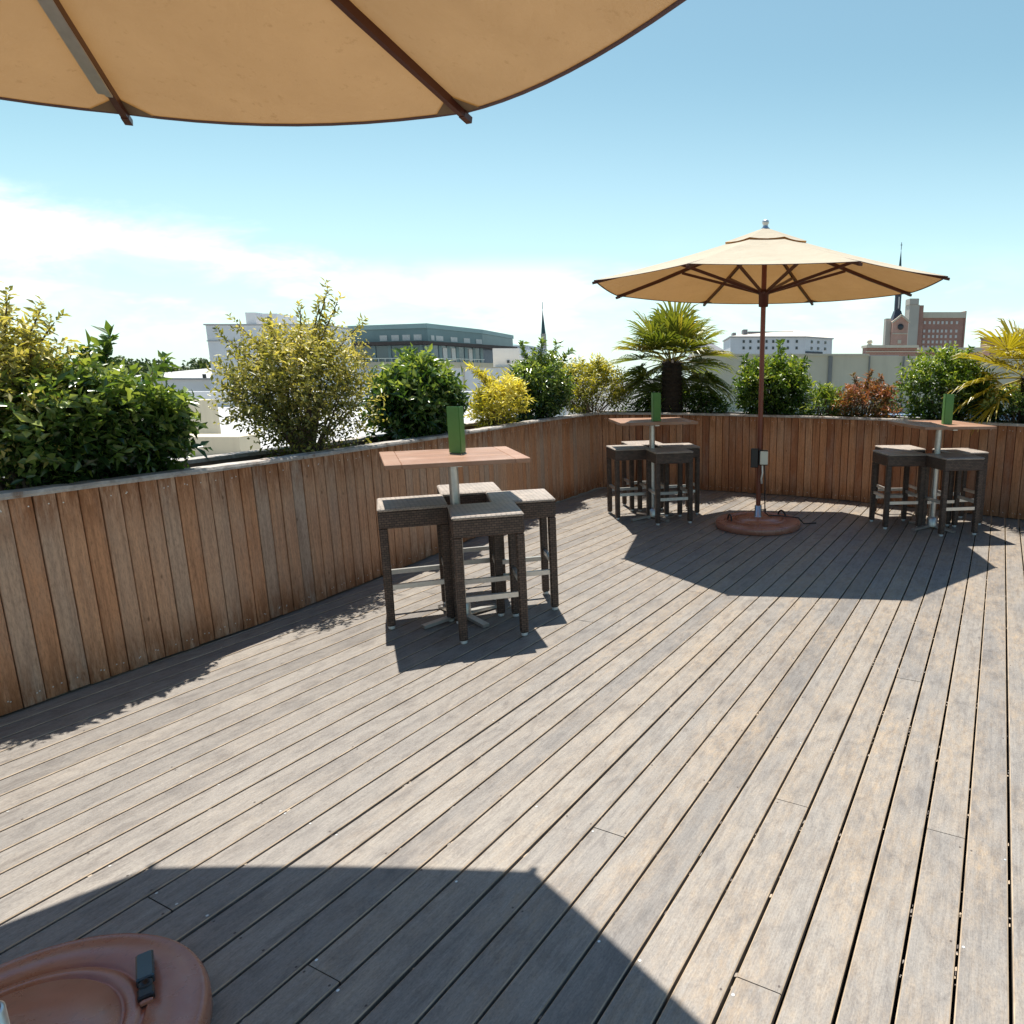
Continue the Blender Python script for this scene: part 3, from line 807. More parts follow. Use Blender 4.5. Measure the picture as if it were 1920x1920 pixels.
STOOLS = [
 # x, y, rot, label
 (-1.108, 3.955, 21, 'brown woven stool nearest to the camera, at the left hand bar table'),
 (-1.628, 4.19, 23, 'brown woven stool tucked between the near bar table and the left fence'),
 (-1.000, 4.41, 20, 'brown woven stool on the right side of the near bar table'),
 (-1.420, 4.70, 22, 'brown woven stool on the fence side behind the post of the near bar table'),
 (-0.030, 7.06, 17, 'front stool of the bar table in the far corner under the palm'),
 (-0.470, 7.34, 19, 'stool closest to the fence corner at the far corner table'),
 (0.060, 7.50, 16, 'stool nearest to the parasol base at the far corner table'),
 (-0.340, 7.78, 18, 'back stool behind the post of the far corner table, half hidden'),
 (2.290, 6.86, 6, 'left front stool at the right hand bar table, next to the parasol'),
 (2.720, 6.56, 9, 'front stool at the right hand bar table with part of its seat in sun'),
 (2.440, 7.30, 5, 'left rear stool at the right hand bar table, its seat sunlit'),
 (2.960, 7.00, 8, 'right rear stool at the right hand bar table by the curved fence'),
]
proto = make_stool()
for i, (x, y, r, lab) in enumerate(STOOLS):
    o = proto if i == 0 else copy_tree(proto)
    o.location = (x, y, 0); o.rotation_euler = (0, 0, R(r)); tag(o, lab, 'bar stool', 'brown woven bar stools')
bar_table(-1.345, 4.16, R(25), 'wooden slatted bar table nearest to the camera, beside the left fence')
bar_table(-0.21, 7.20, R(15), 'slatted bar table in the far corner below the palm')
bar_table(2.62, 6.72, R(97), 'slatted bar table at the right, near the curved far fence')
menu_stand(-1.335, 4.26, R(-28), 'green folded menu stand on the near table, two panels showing')
menu_stand(-0.17, 7.02, R(44), 'green menu stand on the far corner table in front of the palm trunk')
menu_stand(2.64, 6.62, R(20), 'green menu stand on the right hand table in front of the shrub')

# ------------------------------------------------------------------ plants
def unit(a): return a / np.maximum(1e-9, np.linalg.norm(a, axis=1))[:, None]
def leaves_mesh(name, B, D, Nn, Ln, Wd, T, material, parent, curl=0.25):
    """B base, D direction, Nn normal, Ln length, Wd width; a folded four-point leaf each"""
    n = len(B)
    D = unit(D); S = unit(np.cross(D, Nn)); U = np.cross(S, D)
    L = Ln[:, None]; W = Wd[:, None]
    mid = B + D * L * .48
    V = np.empty((n, 4, 3))
    V[:, 0] = B
    V[:, 1] = mid + S * W * .5 + U * W * curl
    V[:, 2] = B + D * L - U * L * .12
    V[:, 3] = mid - S * W * .5 + U * W * curl
    me = bpy.data.meshes.new(name)
    me.vertices.add(n * 4); me.vertices.foreach_set('co', V.reshape(-1).astype(np.float32))
    idx = np.arange(n)[:, None] * 4
    F = np.concatenate([idx + [0, 1, 2], idx + [0, 2, 3]], 1).reshape(-1)
    me.loops.add(n * 6); me.loops.foreach_set('vertex_index', F.astype(np.int32))
    me.polygons.add(n * 2); me.polygons.foreach_set('loop_start', (np.arange(n * 2) * 3).astype(np.int32))
    me.polygons.foreach_set('loop_total', np.full(n * 2, 3, np.int32))
    me.materials.append(material)
    a = me.attributes.new('tone', 'FLOAT', 'POINT'); a.data.foreach_set('value', np.repeat(T, 4).astype(np.float32))
    me.update(calc_edges=True); me.validate()
    o = bpy.data.objects.new(name, me); COL.objects.link(o); o.parent = parent
    return o
FENCE_LINE = np.concatenate([resample(LEFT, .1)[0], resample(FAR, .1)[0]])
FENCE_OUT = np.concatenate([resample(LEFT, .1)[1], resample(FAR, .1)[1]])
def outside(P):
    """signed distance of points beyond the fence line"""
    d2 = ((P[:, None, :2] - FENCE_LINE[None]) ** 2).sum(2); j = d2.argmin(1)
    return ((P[:, :2] - FENCE_LINE[j]) * FENCE_OUT[j]).sum(1)
def shrub(name, label, cat, root, crown, rad, twigs, lpt, leaf, width, material, seed, tl=.22, lumps=5, droop=.1, up=.5, spread=.8, tone_bias=0.0, sprigs=(), shell=.45, flat=.5):
    """crown: centre offset from root; rad: ellipsoid radii; sprigs: extra long shoots (offset of the tip from root)"""
    g = np.random.default_rng(seed)
    r0 = empty(name, root, 0, label, cat)
    C = np.array(crown, float); Rd = np.array(rad, float)
    dirs = unit(g.normal(size=(twigs, 3)))
    lob = unit(g.normal(size=(lumps, 3))); la = g.uniform(.12, .34, lumps)
    bulge = .80 + (np.clip(dirs @ lob.T, 0, 1) ** 3 * la).sum(1)
    rr = (shell + (1 - shell) * g.random(twigs) ** .6) * bulge
    start = C + dirs * Rd * rr[:, None]
    tdir = unit(dirs * spread + np.array([0, 0, up]) + g.normal(size=(twigs, 3)) * .45)
    tlen = tl * g.uniform(.5, 1.3, twigs)
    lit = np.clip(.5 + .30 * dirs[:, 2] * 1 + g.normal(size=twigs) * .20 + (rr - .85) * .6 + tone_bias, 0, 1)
    sp0 = []
    stems = MB()
    tb = []
    for tip in sprigs:
        tip = np.array(tip, float); a = C * .5 + tip * .5 * np.array([.6, .6, 1]) * .8
        path = [np.array([0, 0, 0.]), a * .6, a, tip * .8 + a * .2, tip]
        stems.tube([tuple(p) for p in path], [.010, .008, .006, .004, .002], 5)
        for q in np.linspace(.2, 1, 9):
            p = a + (tip - a) * q
            start = np.vstack([start, p]); tdir = np.vstack([tdir, unit(((tip - a) + g.normal(size=3) * .35 * np.linalg.norm(tip - a))[None])]); tlen = np.append(tlen, tl * .55 * (1.15 - q * .5)); lit = np.append(lit, np.clip(.55 + tone_bias + g.normal() * .15, 0, 1))
    T = len(start)
    s = (np.arange(lpt) + .6) / lpt
    B = start[:, None] + tdir[:, None] * (tlen[:, None] * s[None])[:, :, None]
    B = B + np.array([0, 0, -1.]) * (droop * (tlen[:, None] * s[None] ** 2))[:, :, None]
    side = unit(np.cross(tdir, g.normal(size=(T, 3))))
    oth = np.cross(tdir, side)
    ang = g.uniform(0, 2 * np.pi, (T, 1)) + np.arange(lpt)[None] * 2.4
    out = side[:, None] * np.cos(ang)[..., None] + oth[:, None] * np.sin(ang)[..., None]
    D = tdir[:, None] * .55 + out * .8 + g.normal(size=(T, lpt, 3)) * .2
    Nn = np.array([0, 0, 1.]) * flat + out * -.2 + g.normal(size=(T, lpt, 3)) * .45 + (dirs.mean() if False else 0)
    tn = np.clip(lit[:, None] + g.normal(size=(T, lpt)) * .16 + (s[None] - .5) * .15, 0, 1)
    k = T * lpt
    ln = leaf * np.clip(g.lognormal(0, .32, k), .4, 1.7); wd = width * g.uniform(.7, 1.2, k)
    B = B.reshape(k, 3); W_ = B + np.array(root)
    out_ = outside(W_)
    ok = (W_[:, 2] > .93) & (out_ > np.where(W_[:, 2] < 1.12, .09, -.02 - .25 * np.clip(W_[:, 2] - 1.2, 0, .6)))
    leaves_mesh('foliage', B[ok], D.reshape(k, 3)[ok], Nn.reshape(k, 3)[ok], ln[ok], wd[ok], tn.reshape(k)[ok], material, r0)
    # a few main stems and forks reaching into the crown
    inner = np.nonzero(outside(start + np.array(root)) > .16)[0]
    for i in g.choice(inner, min(len(inner), 26), replace=False):
        tip = start[i]; m1 = tip * np.array([.35, .35, .45]) + g.normal(size=3) * .03
        stems.tube([(g.normal() * .03, g.normal() * .03, -.02), tuple(m1 * .6), tuple(m1), tuple(tip * .75 + m1 * .25), tuple(tip + tdir[i] * tlen[i])], [.012, .010, .008, .005, .002], 5)
    stems.build('stem', M['bark'], r0)
    return r0

PLANTS = 0.86
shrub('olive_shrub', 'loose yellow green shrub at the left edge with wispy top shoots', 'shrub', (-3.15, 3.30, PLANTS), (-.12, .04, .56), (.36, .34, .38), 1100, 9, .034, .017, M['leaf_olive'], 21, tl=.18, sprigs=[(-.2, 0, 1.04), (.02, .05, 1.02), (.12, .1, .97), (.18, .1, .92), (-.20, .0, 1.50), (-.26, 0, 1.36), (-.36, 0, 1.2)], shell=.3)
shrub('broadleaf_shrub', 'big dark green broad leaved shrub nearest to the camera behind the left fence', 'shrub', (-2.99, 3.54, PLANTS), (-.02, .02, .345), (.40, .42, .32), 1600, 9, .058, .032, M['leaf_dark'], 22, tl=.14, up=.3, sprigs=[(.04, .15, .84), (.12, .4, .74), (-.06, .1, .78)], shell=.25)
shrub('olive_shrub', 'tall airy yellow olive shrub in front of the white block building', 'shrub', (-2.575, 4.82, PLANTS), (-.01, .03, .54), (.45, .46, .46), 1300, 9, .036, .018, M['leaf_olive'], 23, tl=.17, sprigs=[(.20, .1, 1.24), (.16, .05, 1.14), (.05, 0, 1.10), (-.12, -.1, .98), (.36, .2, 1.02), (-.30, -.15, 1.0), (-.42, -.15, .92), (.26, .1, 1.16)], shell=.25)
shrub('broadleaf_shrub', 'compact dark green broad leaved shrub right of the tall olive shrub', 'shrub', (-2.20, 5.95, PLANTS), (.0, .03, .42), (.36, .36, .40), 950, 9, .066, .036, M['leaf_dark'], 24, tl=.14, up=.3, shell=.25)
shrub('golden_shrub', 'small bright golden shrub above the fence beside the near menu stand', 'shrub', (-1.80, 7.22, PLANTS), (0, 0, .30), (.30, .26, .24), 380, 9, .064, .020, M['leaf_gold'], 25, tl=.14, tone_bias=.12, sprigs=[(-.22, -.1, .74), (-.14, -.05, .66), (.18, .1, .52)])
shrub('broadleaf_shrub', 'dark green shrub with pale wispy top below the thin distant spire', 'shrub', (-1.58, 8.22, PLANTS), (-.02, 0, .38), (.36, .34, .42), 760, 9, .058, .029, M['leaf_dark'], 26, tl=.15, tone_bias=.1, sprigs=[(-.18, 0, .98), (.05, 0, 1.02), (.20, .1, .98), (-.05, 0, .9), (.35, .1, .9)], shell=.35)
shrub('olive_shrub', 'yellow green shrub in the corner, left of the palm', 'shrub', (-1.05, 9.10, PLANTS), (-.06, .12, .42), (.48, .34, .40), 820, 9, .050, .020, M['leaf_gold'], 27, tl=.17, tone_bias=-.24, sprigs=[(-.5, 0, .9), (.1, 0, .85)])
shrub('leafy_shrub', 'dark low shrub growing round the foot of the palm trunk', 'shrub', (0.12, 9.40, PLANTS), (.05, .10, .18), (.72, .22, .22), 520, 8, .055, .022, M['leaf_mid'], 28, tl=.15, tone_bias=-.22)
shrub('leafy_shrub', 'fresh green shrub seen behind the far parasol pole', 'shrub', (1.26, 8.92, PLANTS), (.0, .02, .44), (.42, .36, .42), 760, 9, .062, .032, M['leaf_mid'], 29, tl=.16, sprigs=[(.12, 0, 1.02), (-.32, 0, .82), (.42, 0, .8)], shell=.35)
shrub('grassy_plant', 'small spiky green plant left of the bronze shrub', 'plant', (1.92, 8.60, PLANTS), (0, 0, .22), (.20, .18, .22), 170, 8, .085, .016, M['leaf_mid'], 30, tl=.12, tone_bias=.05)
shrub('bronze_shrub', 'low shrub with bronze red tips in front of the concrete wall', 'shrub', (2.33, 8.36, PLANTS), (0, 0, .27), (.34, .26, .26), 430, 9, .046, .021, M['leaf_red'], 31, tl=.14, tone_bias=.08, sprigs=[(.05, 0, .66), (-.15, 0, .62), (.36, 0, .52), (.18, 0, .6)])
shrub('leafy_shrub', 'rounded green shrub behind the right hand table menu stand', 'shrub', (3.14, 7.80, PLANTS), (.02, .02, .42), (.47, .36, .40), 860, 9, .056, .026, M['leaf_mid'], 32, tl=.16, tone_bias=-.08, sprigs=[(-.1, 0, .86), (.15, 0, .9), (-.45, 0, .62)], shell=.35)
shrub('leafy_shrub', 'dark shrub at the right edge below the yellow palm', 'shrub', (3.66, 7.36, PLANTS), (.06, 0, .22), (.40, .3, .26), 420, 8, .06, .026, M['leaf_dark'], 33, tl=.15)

def palm(name, label, root, htrunk, rtrunk, nf, plen, flen, material, seed, lean=(0, 0), elev=(-35, 85), tone0=.5):
    g = random.Random(seed)
    r0 = empty(name, root, 0, label, 'palm')
    tm = MB()
    prof = []
    for i in range(26):
        z = -.05 + (htrunk + .05) * i / 25
        prof.append((rtrunk * (1.1 - .1 * i / 25 + (.10 if i % 2 else -.06)), z))
    prof += [(rtrunk * .7, htrunk + .03), (rtrunk * .2, htrunk + .06)]
    tm.lathe(prof, 18, smooth=False)
    for _ in range(420):          # shaggy fibre and old leaf bases
        a = g.uniform(0, 2 * math.pi); z = g.uniform(0, htrunk); c, s = math.cos(a), math.sin(a)
        p = Vector((c * rtrunk * .95, s * rtrunk * .95, z)); q = p + Vector((c * g.uniform(.01, .05), s * g.uniform(.01, .05), g.uniform(-.02, .10)))
        w = Vector((-s, c, 0)) * g.uniform(.004, .012)
        tm.add([p - w, p + w, q], [(0, 1, 2)], .5, 0)
    tm.build('trunk', M['palmtrunk'], r0)
    for i in range(nf):
        f = (i + .5) / nf
        el = R(elev[1] + (elev[0] - elev[1]) * f ** .8 + g.uniform(-8, 8)); az = i * 2.39996 + g.uniform(-.3, .3)
        d = Vector((math.cos(az) * math.cos(el), math.sin(az) * math.cos(el), math.sin(el)))
        if el < R(18) and d.y < -.35 * math.cos(el): continue      # old fronds over the deck are trimmed away
        s = d.cross(Vector((0, 0, 1))); s = s.normalized() if s.length > 1e-3 else Vector((1, 0, 0))
        u = s.cross(d)
        L = plen * g.uniform(.8, 1.15)
        p0 = Vector((d.x * rtrunk * .5, d.y * rtrunk * .5, htrunk)); hub = p0 + d * L - Vector((0, 0, .10 * L * math.cos(el)))
        mb = MB()
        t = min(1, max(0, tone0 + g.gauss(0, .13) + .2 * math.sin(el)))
        mb.tube([tuple(p0), tuple((p0 + hub) / 2 + Vector((0, 0, .03 * L))), tuple(hub)], [.009, .007, .005], 5, min(1, t + .2))
        nb = 34; fl = flen * g.uniform(.85, 1.1)
        hd = (hub - p0).normalized(); hd = (hd - Vector((0, 0, .25 * math.cos(el)))).normalized()
        s = hd.cross(Vector((0, 0, 1))); s = s.normalized() if s.length > 1e-3 else s
        u = s.cross(hd)
        for b in range(nb):
            a = R(-122 + 244 * (b + .5) / nb)
            bd = (hd * math.cos(a) + s * math.sin(a) + u * .22 * abs(math.sin(a)) + Vector((g.gauss(0, .03), g.gauss(0, .03), g.gauss(0, .03)))).normalized()
            l = fl * (1 - .32 * (abs(a) / R(122)) ** 2) * g.uniform(.92, 1.05)
            w = bd.cross(u).normalized() * .014
            m1 = hub + bd * l * .45; m2 = hub + bd * l * .78 - Vector((0, 0, .03 * l)); e = hub + bd * l - Vector((0, 0, l * g.uniform(.08, .2)))
            k = u * .006
            mb.add([hub, m1 + w + k, m1, m1 - w + k, m2 + w * .7 + k, m2, m2 - w * .7 + k, e],
                   [(0, 1, 2), (0, 2, 3), (1, 4, 5, 2), (2, 5, 6, 3), (4, 7, 5), (5, 7, 6)], min(1, max(0, t + g.gauss(0, .08))))
        mb.build('frond', material, r0)
    return r0
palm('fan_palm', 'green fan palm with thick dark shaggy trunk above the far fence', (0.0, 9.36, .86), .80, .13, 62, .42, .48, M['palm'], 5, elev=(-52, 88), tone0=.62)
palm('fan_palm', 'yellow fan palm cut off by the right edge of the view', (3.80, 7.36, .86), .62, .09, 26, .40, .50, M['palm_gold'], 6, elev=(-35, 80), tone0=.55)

# ------------------------------------------------------------------ the city beyond
g_ = MB(); g_.add([(-900, -900, -14), (900, -900, -14), (900, 1500, -14), (-900, 1500, -14)], [(0, 1, 2, 3)]); struct(g_.build('ground', M['ground']))
def zz(Y, v): return EYE + v * Y
def bld(name, label, x, y):
    return empty(name, (x, y, -14), 0, label, 'building')
def part(root, name, material, fn, parent=None):
    mb = MB(); fn(mb)
    ox, oy, oz = root.location
    mb.v = [(a - ox, b - oy, c - oz) for a, b, c in mb.v]
    return mb.build(name, material, parent or root)
def fbox(Y, u0, u1, v0, v1, depth):
    """a box whose front stands at distance Y, from the slopes of its edges as sighted from the deck"""
    return lambda mb: mb.box(u0 * Y, u1 * Y, Y, Y + depth, zz(Y, v0) if v0 is not None else -13.9, zz(Y, v1))

# white block at the left
b = bld('white_block', 'tall plain white block building behind the tall olive shrub', -23, 36)
Y = 36
part(b, 'wall', M['white_wall'], fbox(Y, -.6605, -.50, None, .0635, 3.5))
part(b, 'coping', M['white_roof'], lambda mb: mb.box(-.6625 * Y, -.498 * Y, Y - .06, Y + 3.56, zz(Y, .0637), zz(Y, .0655)))
part(b, 'band', M['white_roof'], lambda mb: mb.box(-.6612 * Y, -.4995 * Y, Y - .05, Y - .002, zz(Y, .0415), zz(Y, .0428)))
pb = part(b, 'stair_housing', M['white_wall'], lambda mb: mb.box(-.619 * Y, -.604 * Y, Y + 1, Y + 3, zz(Y, .0656), zz(Y, .0835)))
pb = part(b, 'chimney', M['white_wall'], lambda mb: mb.box(-.5945 * Y, -.5737 * Y, Y + 1, Y + 3, zz(Y, .0656), zz(Y, .082)))
part(b, 'vent_opening', M['window_dark'], lambda mb: mb.box(-.587 * Y, -.5815 * Y, Y + .95, Y + .997, zz(Y, .0687), zz(Y, .0767)), pb)

b = bld('low_building', 'low pale building with a white roof left of the white block', -33, 46)
Y = 46
part(b, 'wall', M['white_wall'], fbox(Y, -.80, -.664, None, -.0118, 16))
part(b, 'roof', M['white_roof'], lambda mb: mb.add([(-.805 * Y, Y - .3, zz(Y, -.0115)), (-.66 * Y, Y - .3, zz(Y, -.0115)), (-.66 * Y, Y + 16, zz(Y, .012)), (-.805 * Y, Y + 16, zz(Y, .012)),
     (-.805 * Y, Y - .3, zz(Y, -.0095)), (-.66 * Y, Y - .3, zz(Y, -.0095)), (-.66 * Y, Y + 16, zz(Y, .014)), (-.805 * Y, Y + 16, zz(Y, .014))],
     [(3, 2, 1, 0), (4, 5, 6, 7), (0, 1, 5, 4), (1, 2, 6, 5), (2, 3, 7, 6), (3, 0, 4, 7)]))
for v in (-.0068, -.0318):
    part(b, 'vent', M['window_dark'], lambda mb: mb.box(-.6685 * Y, -.6645 * Y, Y - .42, Y - .31, zz(Y, v - .0028), zz(Y, v + .0028)))

# neighbour's flat roof just beyond the planter
b = bld('flat_roof_building', 'neighbouring flat white roof glimpsed low between the left shrubs', -10, 14)
part(b, 'wall', M['white_wall'], lambda mb: mb.box(-24, -4.6, 7.0, 30, -13.9, .0))
part(b, 'roof', M['white_roof'], lambda mb: mb.box(-24.05, -4.55, 6.95, 30.05, .002, .06))
part(b, 'parapet', M['white_wall'], lambda mb: mb.box(-24, -4.6, 29.6, 30, .062, .7))
part(b, 'duct', M['concrete'], lambda mb: mb.box(-9.2, -7.6, 12, 12.6, .062, .42))
part(b, 'duct', M['concrete'], lambda mb: mb.box(-12.5, -10.8, 15, 16.4, .062, .9))

# modern glass pavilion
b = bld('glass_office', 'modern grey green office with long window band under a dark eave', -24, 64)
def pv(u, Y): return (u * Y, Y)
c0 = pv(-.3471, 60); cl = pv(-.4600, 63.6); cr = pv(-.2684, 69)
back = [(-18.0, 80), (-31, 80)]
foot = [cl, c0, cr] + back
def grow(k):
    cx = sum(p[0] for p in foot) / 5; cy = sum(p[1] for p in foot) / 5
    return [(cx + (x - cx) * k, cy + (y - cy) * k) for x, y in foot]
part(b, 'wall', M['white_wall'], lambda mb: mb.prism(grow(1.0), -13.9, zz(60, .0035)))
part(b, 'parapet', M['concrete'], lambda mb: mb.prism(grow(1.004), zz(60, .0036), zz(60, .0135)))
part(b, 'glass_storey', M['glass'], lambda mb: mb.prism(grow(.985), zz(60, .0136), zz(60, .037)))
part(b, 'upper_wall', M['teal'], lambda mb: mb.prism(grow(.985), zz(60, .0418), zz(60, .060)))
part(b, 'roof_edge', M['teal_roof'], lambda mb: mb.prism(grow(1.0), zz(60, .0601), zz(60, .0665)))
ext = pv(-.2225, 74)
part(b, 'eave', M['eave'], lambda mb: mb.prism([(cl[0] - .3, cl[1] - .6), (c0[0], c0[1] - .9), (ext[0] + .3, ext[1] - .6), (ext[0] - 2, 82), (-31.2, 80.4)], zz(60, .0371), zz(60, .0417)))
k985 = grow(.985)
def along(p, q, t0, t1, z0, z1, th):
    def fn(mb):
        a = np.array(p) + (np.array(q) - np.array(p)) * t0; e = np.array(p) + (np.array(q) - np.array(p)) * t1
        d = (e - a) / np.hypot(*(e - a)); nn = np.array([d[1], -d[0]])
        r = [a + nn * th, e + nn * th, e + nn * .004, a + nn * .004]
        mb.hexa([(x, y, z0) for x, y in r] + [(x, y, z1) for x, y in r])
    return fn
def along_pt(p, q, t):
    return (p[0] + (q[0] - p[0]) * t, p[1] + (q[1] - p[1]) * t)
for t in (.40, .55, .69, .83):
    part(b, 'window', M['window_pale'], along(k985[0], k985[1], t, t + .095, zz(60, .0435), zz(60, .0515), .03))
for t in (.05, .13, .38, .62, .86):
    part(b, 'window', M['window_pale'], along(k985[1], k985[2], t, t + (.05 if t < .1 else .12), zz(60, .0435), zz(60, .0505), .03))
for t in (.1, .3, .5, .7, .9):
    part(b, 'mullion', M['teal'], along(k985[0], k985[1], t, t + .035, zz(60, .0137), zz(60, .0369), .06))
for t in (.02, .16, .30, .46, .62, .78, .93):
    part(b, 'mullion', M['teal'], along(k985[1], k985[2], t, t + .05, zz(60, .0137), zz(60, .0369), .06))
for t in (.23, .38, .70):
    part(b, 'blind', M['window_pale'], along(k985[1], k985[2], t, t + .07, zz(60, .016), zz(60, .034), .05))

part(b, 'railing', M['alu'], lambda mb: [mb.bar((*along_pt(foot[i], foot[i + 1], t), zz(60, .0136)), (*along_pt(foot[i], foot[i + 1], t), zz(60, .0185)), .05, .05, (1, 0, 0)) for i in (0, 1) for t in np.linspace(.03, .97, 12)] + [mb.bar((*foot[i], zz(60, .0185)), (*foot[i + 1], zz(60, .0185)), .06, .06) for i in (0, 1)])
part(b, 'roof_unit', M['grey_roof'], lambda mb: mb.box(-25.0, -23.2, 68, 70, zz(60, .0666), zz(60, .0725)))
b = bld('green_roof_building', 'building with a low green metal roof right of the glass office', -22, 88)
Y = 86
part(b, 'wall', M['white_wall'], fbox(Y, -.275, -.205, None, .036, 12))
part(b, 'roof', M['teal_roof'], lambda mb: mb.add([(-.278 * Y, Y - .3, zz(Y, .0362)), (-.232 * Y, Y - .3, zz(Y, .0362)), (-.232 * Y, Y + 12, zz(Y, .0362)), (-.278 * Y, Y + 12, zz(Y, .0362)), (-.278 * Y, Y + 5, zz(Y, .0475)), (-.243 * Y, Y + 5, zz(Y, .0420))],
     [(0, 1, 5, 4), (1, 2, 5), (2, 3, 4, 5), (3, 0, 4), (3, 2, 1, 0)]))

b = bld('white_annex', 'plain white walled annex below the glass office', -11, 42)
Y = 42
part(b, 'wall', M['white_wall'], fbox(Y, -.40, -.205, None, .0045, 10))
part(b, 'upper_block', M['white_wall'], lambda mb: mb.box(-.268 * Y, -.228 * Y, Y + 2, Y + 8, zz(Y, .0047), zz(Y, .0335)))
part(b, 'window', M['window_dark'], lambda mb: mb.box(-.2262 * Y, -.2262 * Y + .05, Y + 2.5, Y + 4, zz(Y, .02), zz(Y, .028)))
for u in (-.385, -.345, -.300, -.235):
    part(b, 'downpipe', M['concrete'], lambda mb: mb.box(u * Y, (u + .0018) * Y, Y - .09, Y - .004, -13, zz(Y, .0040)))
part(b, 'coping', M['concrete'], lambda mb: mb.box(-.4005 * Y, -.2045 * Y, Y - .06, Y + 1.9, zz(Y, .0046), zz(Y, .0060)))
for u, v in ((-.316, -.009), (-.247, .012)):
    part(b, 'vent', M['window_dark'], lambda mb: mb.box(u * Y, (u + .0035) * Y, (Y if v < 0 else Y + 2) - .08, (Y if v < 0 else Y + 2) - .004, zz(Y, v), zz(Y, v + .004)))

def spire(mb, x, y, w, z0, z1, n=8):
    vs = [(x + w * math.cos(2 * math.pi * i / n), y + w * math.sin(2 * math.pi * i / n), z0) for i in range(n)] + [(x, y, z1)]
    mb.add(vs, [(i, (i + 1) % n, n) for i in range(n)] + [tuple(range(n - 1, -1, -1))])
b = bld('church_spire', 'thin dark distant spire left of the palm', -.1825 * 190, 190)
Y = 190
part(b, 'tower', M['stone_grey'], lambda mb: mb.box(-.1858 * Y, -.1792 * Y, Y - .6, Y + .6, -13.9, zz(Y, .052)))
part(b, 'spire', M['spire'], lambda mb: spire(mb, -.1825 * Y, Y, .62, zz(Y, .0522), zz(Y, .087)))
part(b, 'finial', M['spire'], lambda mb: mb.tube([(-.1825 * Y, Y, zz(Y, .0855)), (-.1825 * Y, Y, zz(Y, .0955))], .09, 6))

b = bld('grey_roof_house', 'house with a dark grey shingle roof between palm and pole', 5, 72)
Y = 72
part(b, 'wall', M['white_wall'], fbox(Y, .03, .095, None, .016, 9))
part(b, 'roof', M['grey_roof'], lambda mb: mb.add([(.02 * Y, Y - .5, zz(Y, .0162)), (.098 * Y, Y - .5, zz(Y, .0162)), (.098 * Y, Y + 9, zz(Y, .0162)), (.02 * Y, Y + 9, zz(Y, .0162)), (.044 * Y, Y + 4.5, zz(Y, .0465)), (.058 * Y, Y + 4.5, zz(Y, .043))],
     [(0, 1, 5, 4), (1, 2, 5), (2, 3, 4, 5), (3, 0, 4), (3, 2, 1, 0)]))

# long white building behind the pole
b = bld('white_hotel', 'long white hotel with a beige hipped roof behind the parasol pole', 26, 185)
Y = 180
P = [(.0833 * Y, Y), (.1894 * Y, Y), (.2280 * 190, 190), (.2280 * 190 - 3, 205), (.0833 * Y, 205)]
part(b, 'wall', M['white_wall'], lambda mb: mb.prism(P, -13.9, zz(Y, .0468)))
part(b, 'cornice', M['white_roof'], lambda mb: mb.prism([(P[0][0] - .3, P[0][1] - .3), (P[1][0] + .1, P[1][1] - .4), (P[2][0] + .4, P[2][1]), (P[3][0], P[3][1] + .3), (P[4][0] - .3, P[4][1] + .3)], zz(Y, .0469), zz(Y, .0485)))
def hip(mb):
    lo = P; zi = zz(Y, .0486)
    tops = [(.110 * Y, Y + 9), (.1830 * Y, Y + 9), (.2130 * 190, 196), (.2130 * 190 - 2, 200), (.110 * Y, 200)]
    ht = [.0545, .0600, .0555, .0555, .0545]
    vs = [(x, y, zi) for x, y in lo] + [(x, y, zz(Y, h)) for (x, y), h in zip(tops, ht)]
    mb.add(vs, [(i, (i + 1) % 5, 5 + (i + 1) % 5, 5 + i) for i in range(5)] + [(5, 6, 7, 8, 9)])
part(b, 'roof', M['roof_beige'], hip)
part(b, 'roof_plant', M['grey_roof'], lambda mb: mb.box(.103 * Y, .1090 * Y, Y + 3, Y + 8, zz(Y, .0500), zz(Y, .0590)))
part(b, 'roof_plant', M['grey_roof'], lambda mb: mb.box(.112 * Y, .178 * Y, Y + 6, Y + 8.5, zz(Y, .0530), zz(Y, .0570)))
part(b, 'roof_plant', M['grey_roof'], lambda mb: mb.box(.088 * Y, .0925 * Y, Y + 3, Y + 8, zz(Y, .049), zz(Y, .0545)))
for u in (.1005, .1100, .1215, .1330, .1425, .1515, .1635, .1760):
    for v in (.0395, .0305):
        part(b, 'window', M['window_dark'], lambda mb: mb.box(u * Y, (u + .0030) * Y, Y - .12, Y - .01, zz(Y, v), zz(Y, v + .0038)))
for t in (.2, .44, .7):
    for v in (.0395, .0305):
        part(b, 'window', M['window_dark'], along(P[1], P[2], t, t + .065, zz(Y, v), zz(Y, v + .0038), .12))
part(b, 'awning', M['slate'], along(P[1], P[2], .02, .62, zz(Y, .0252), zz(Y, .0278), .25))

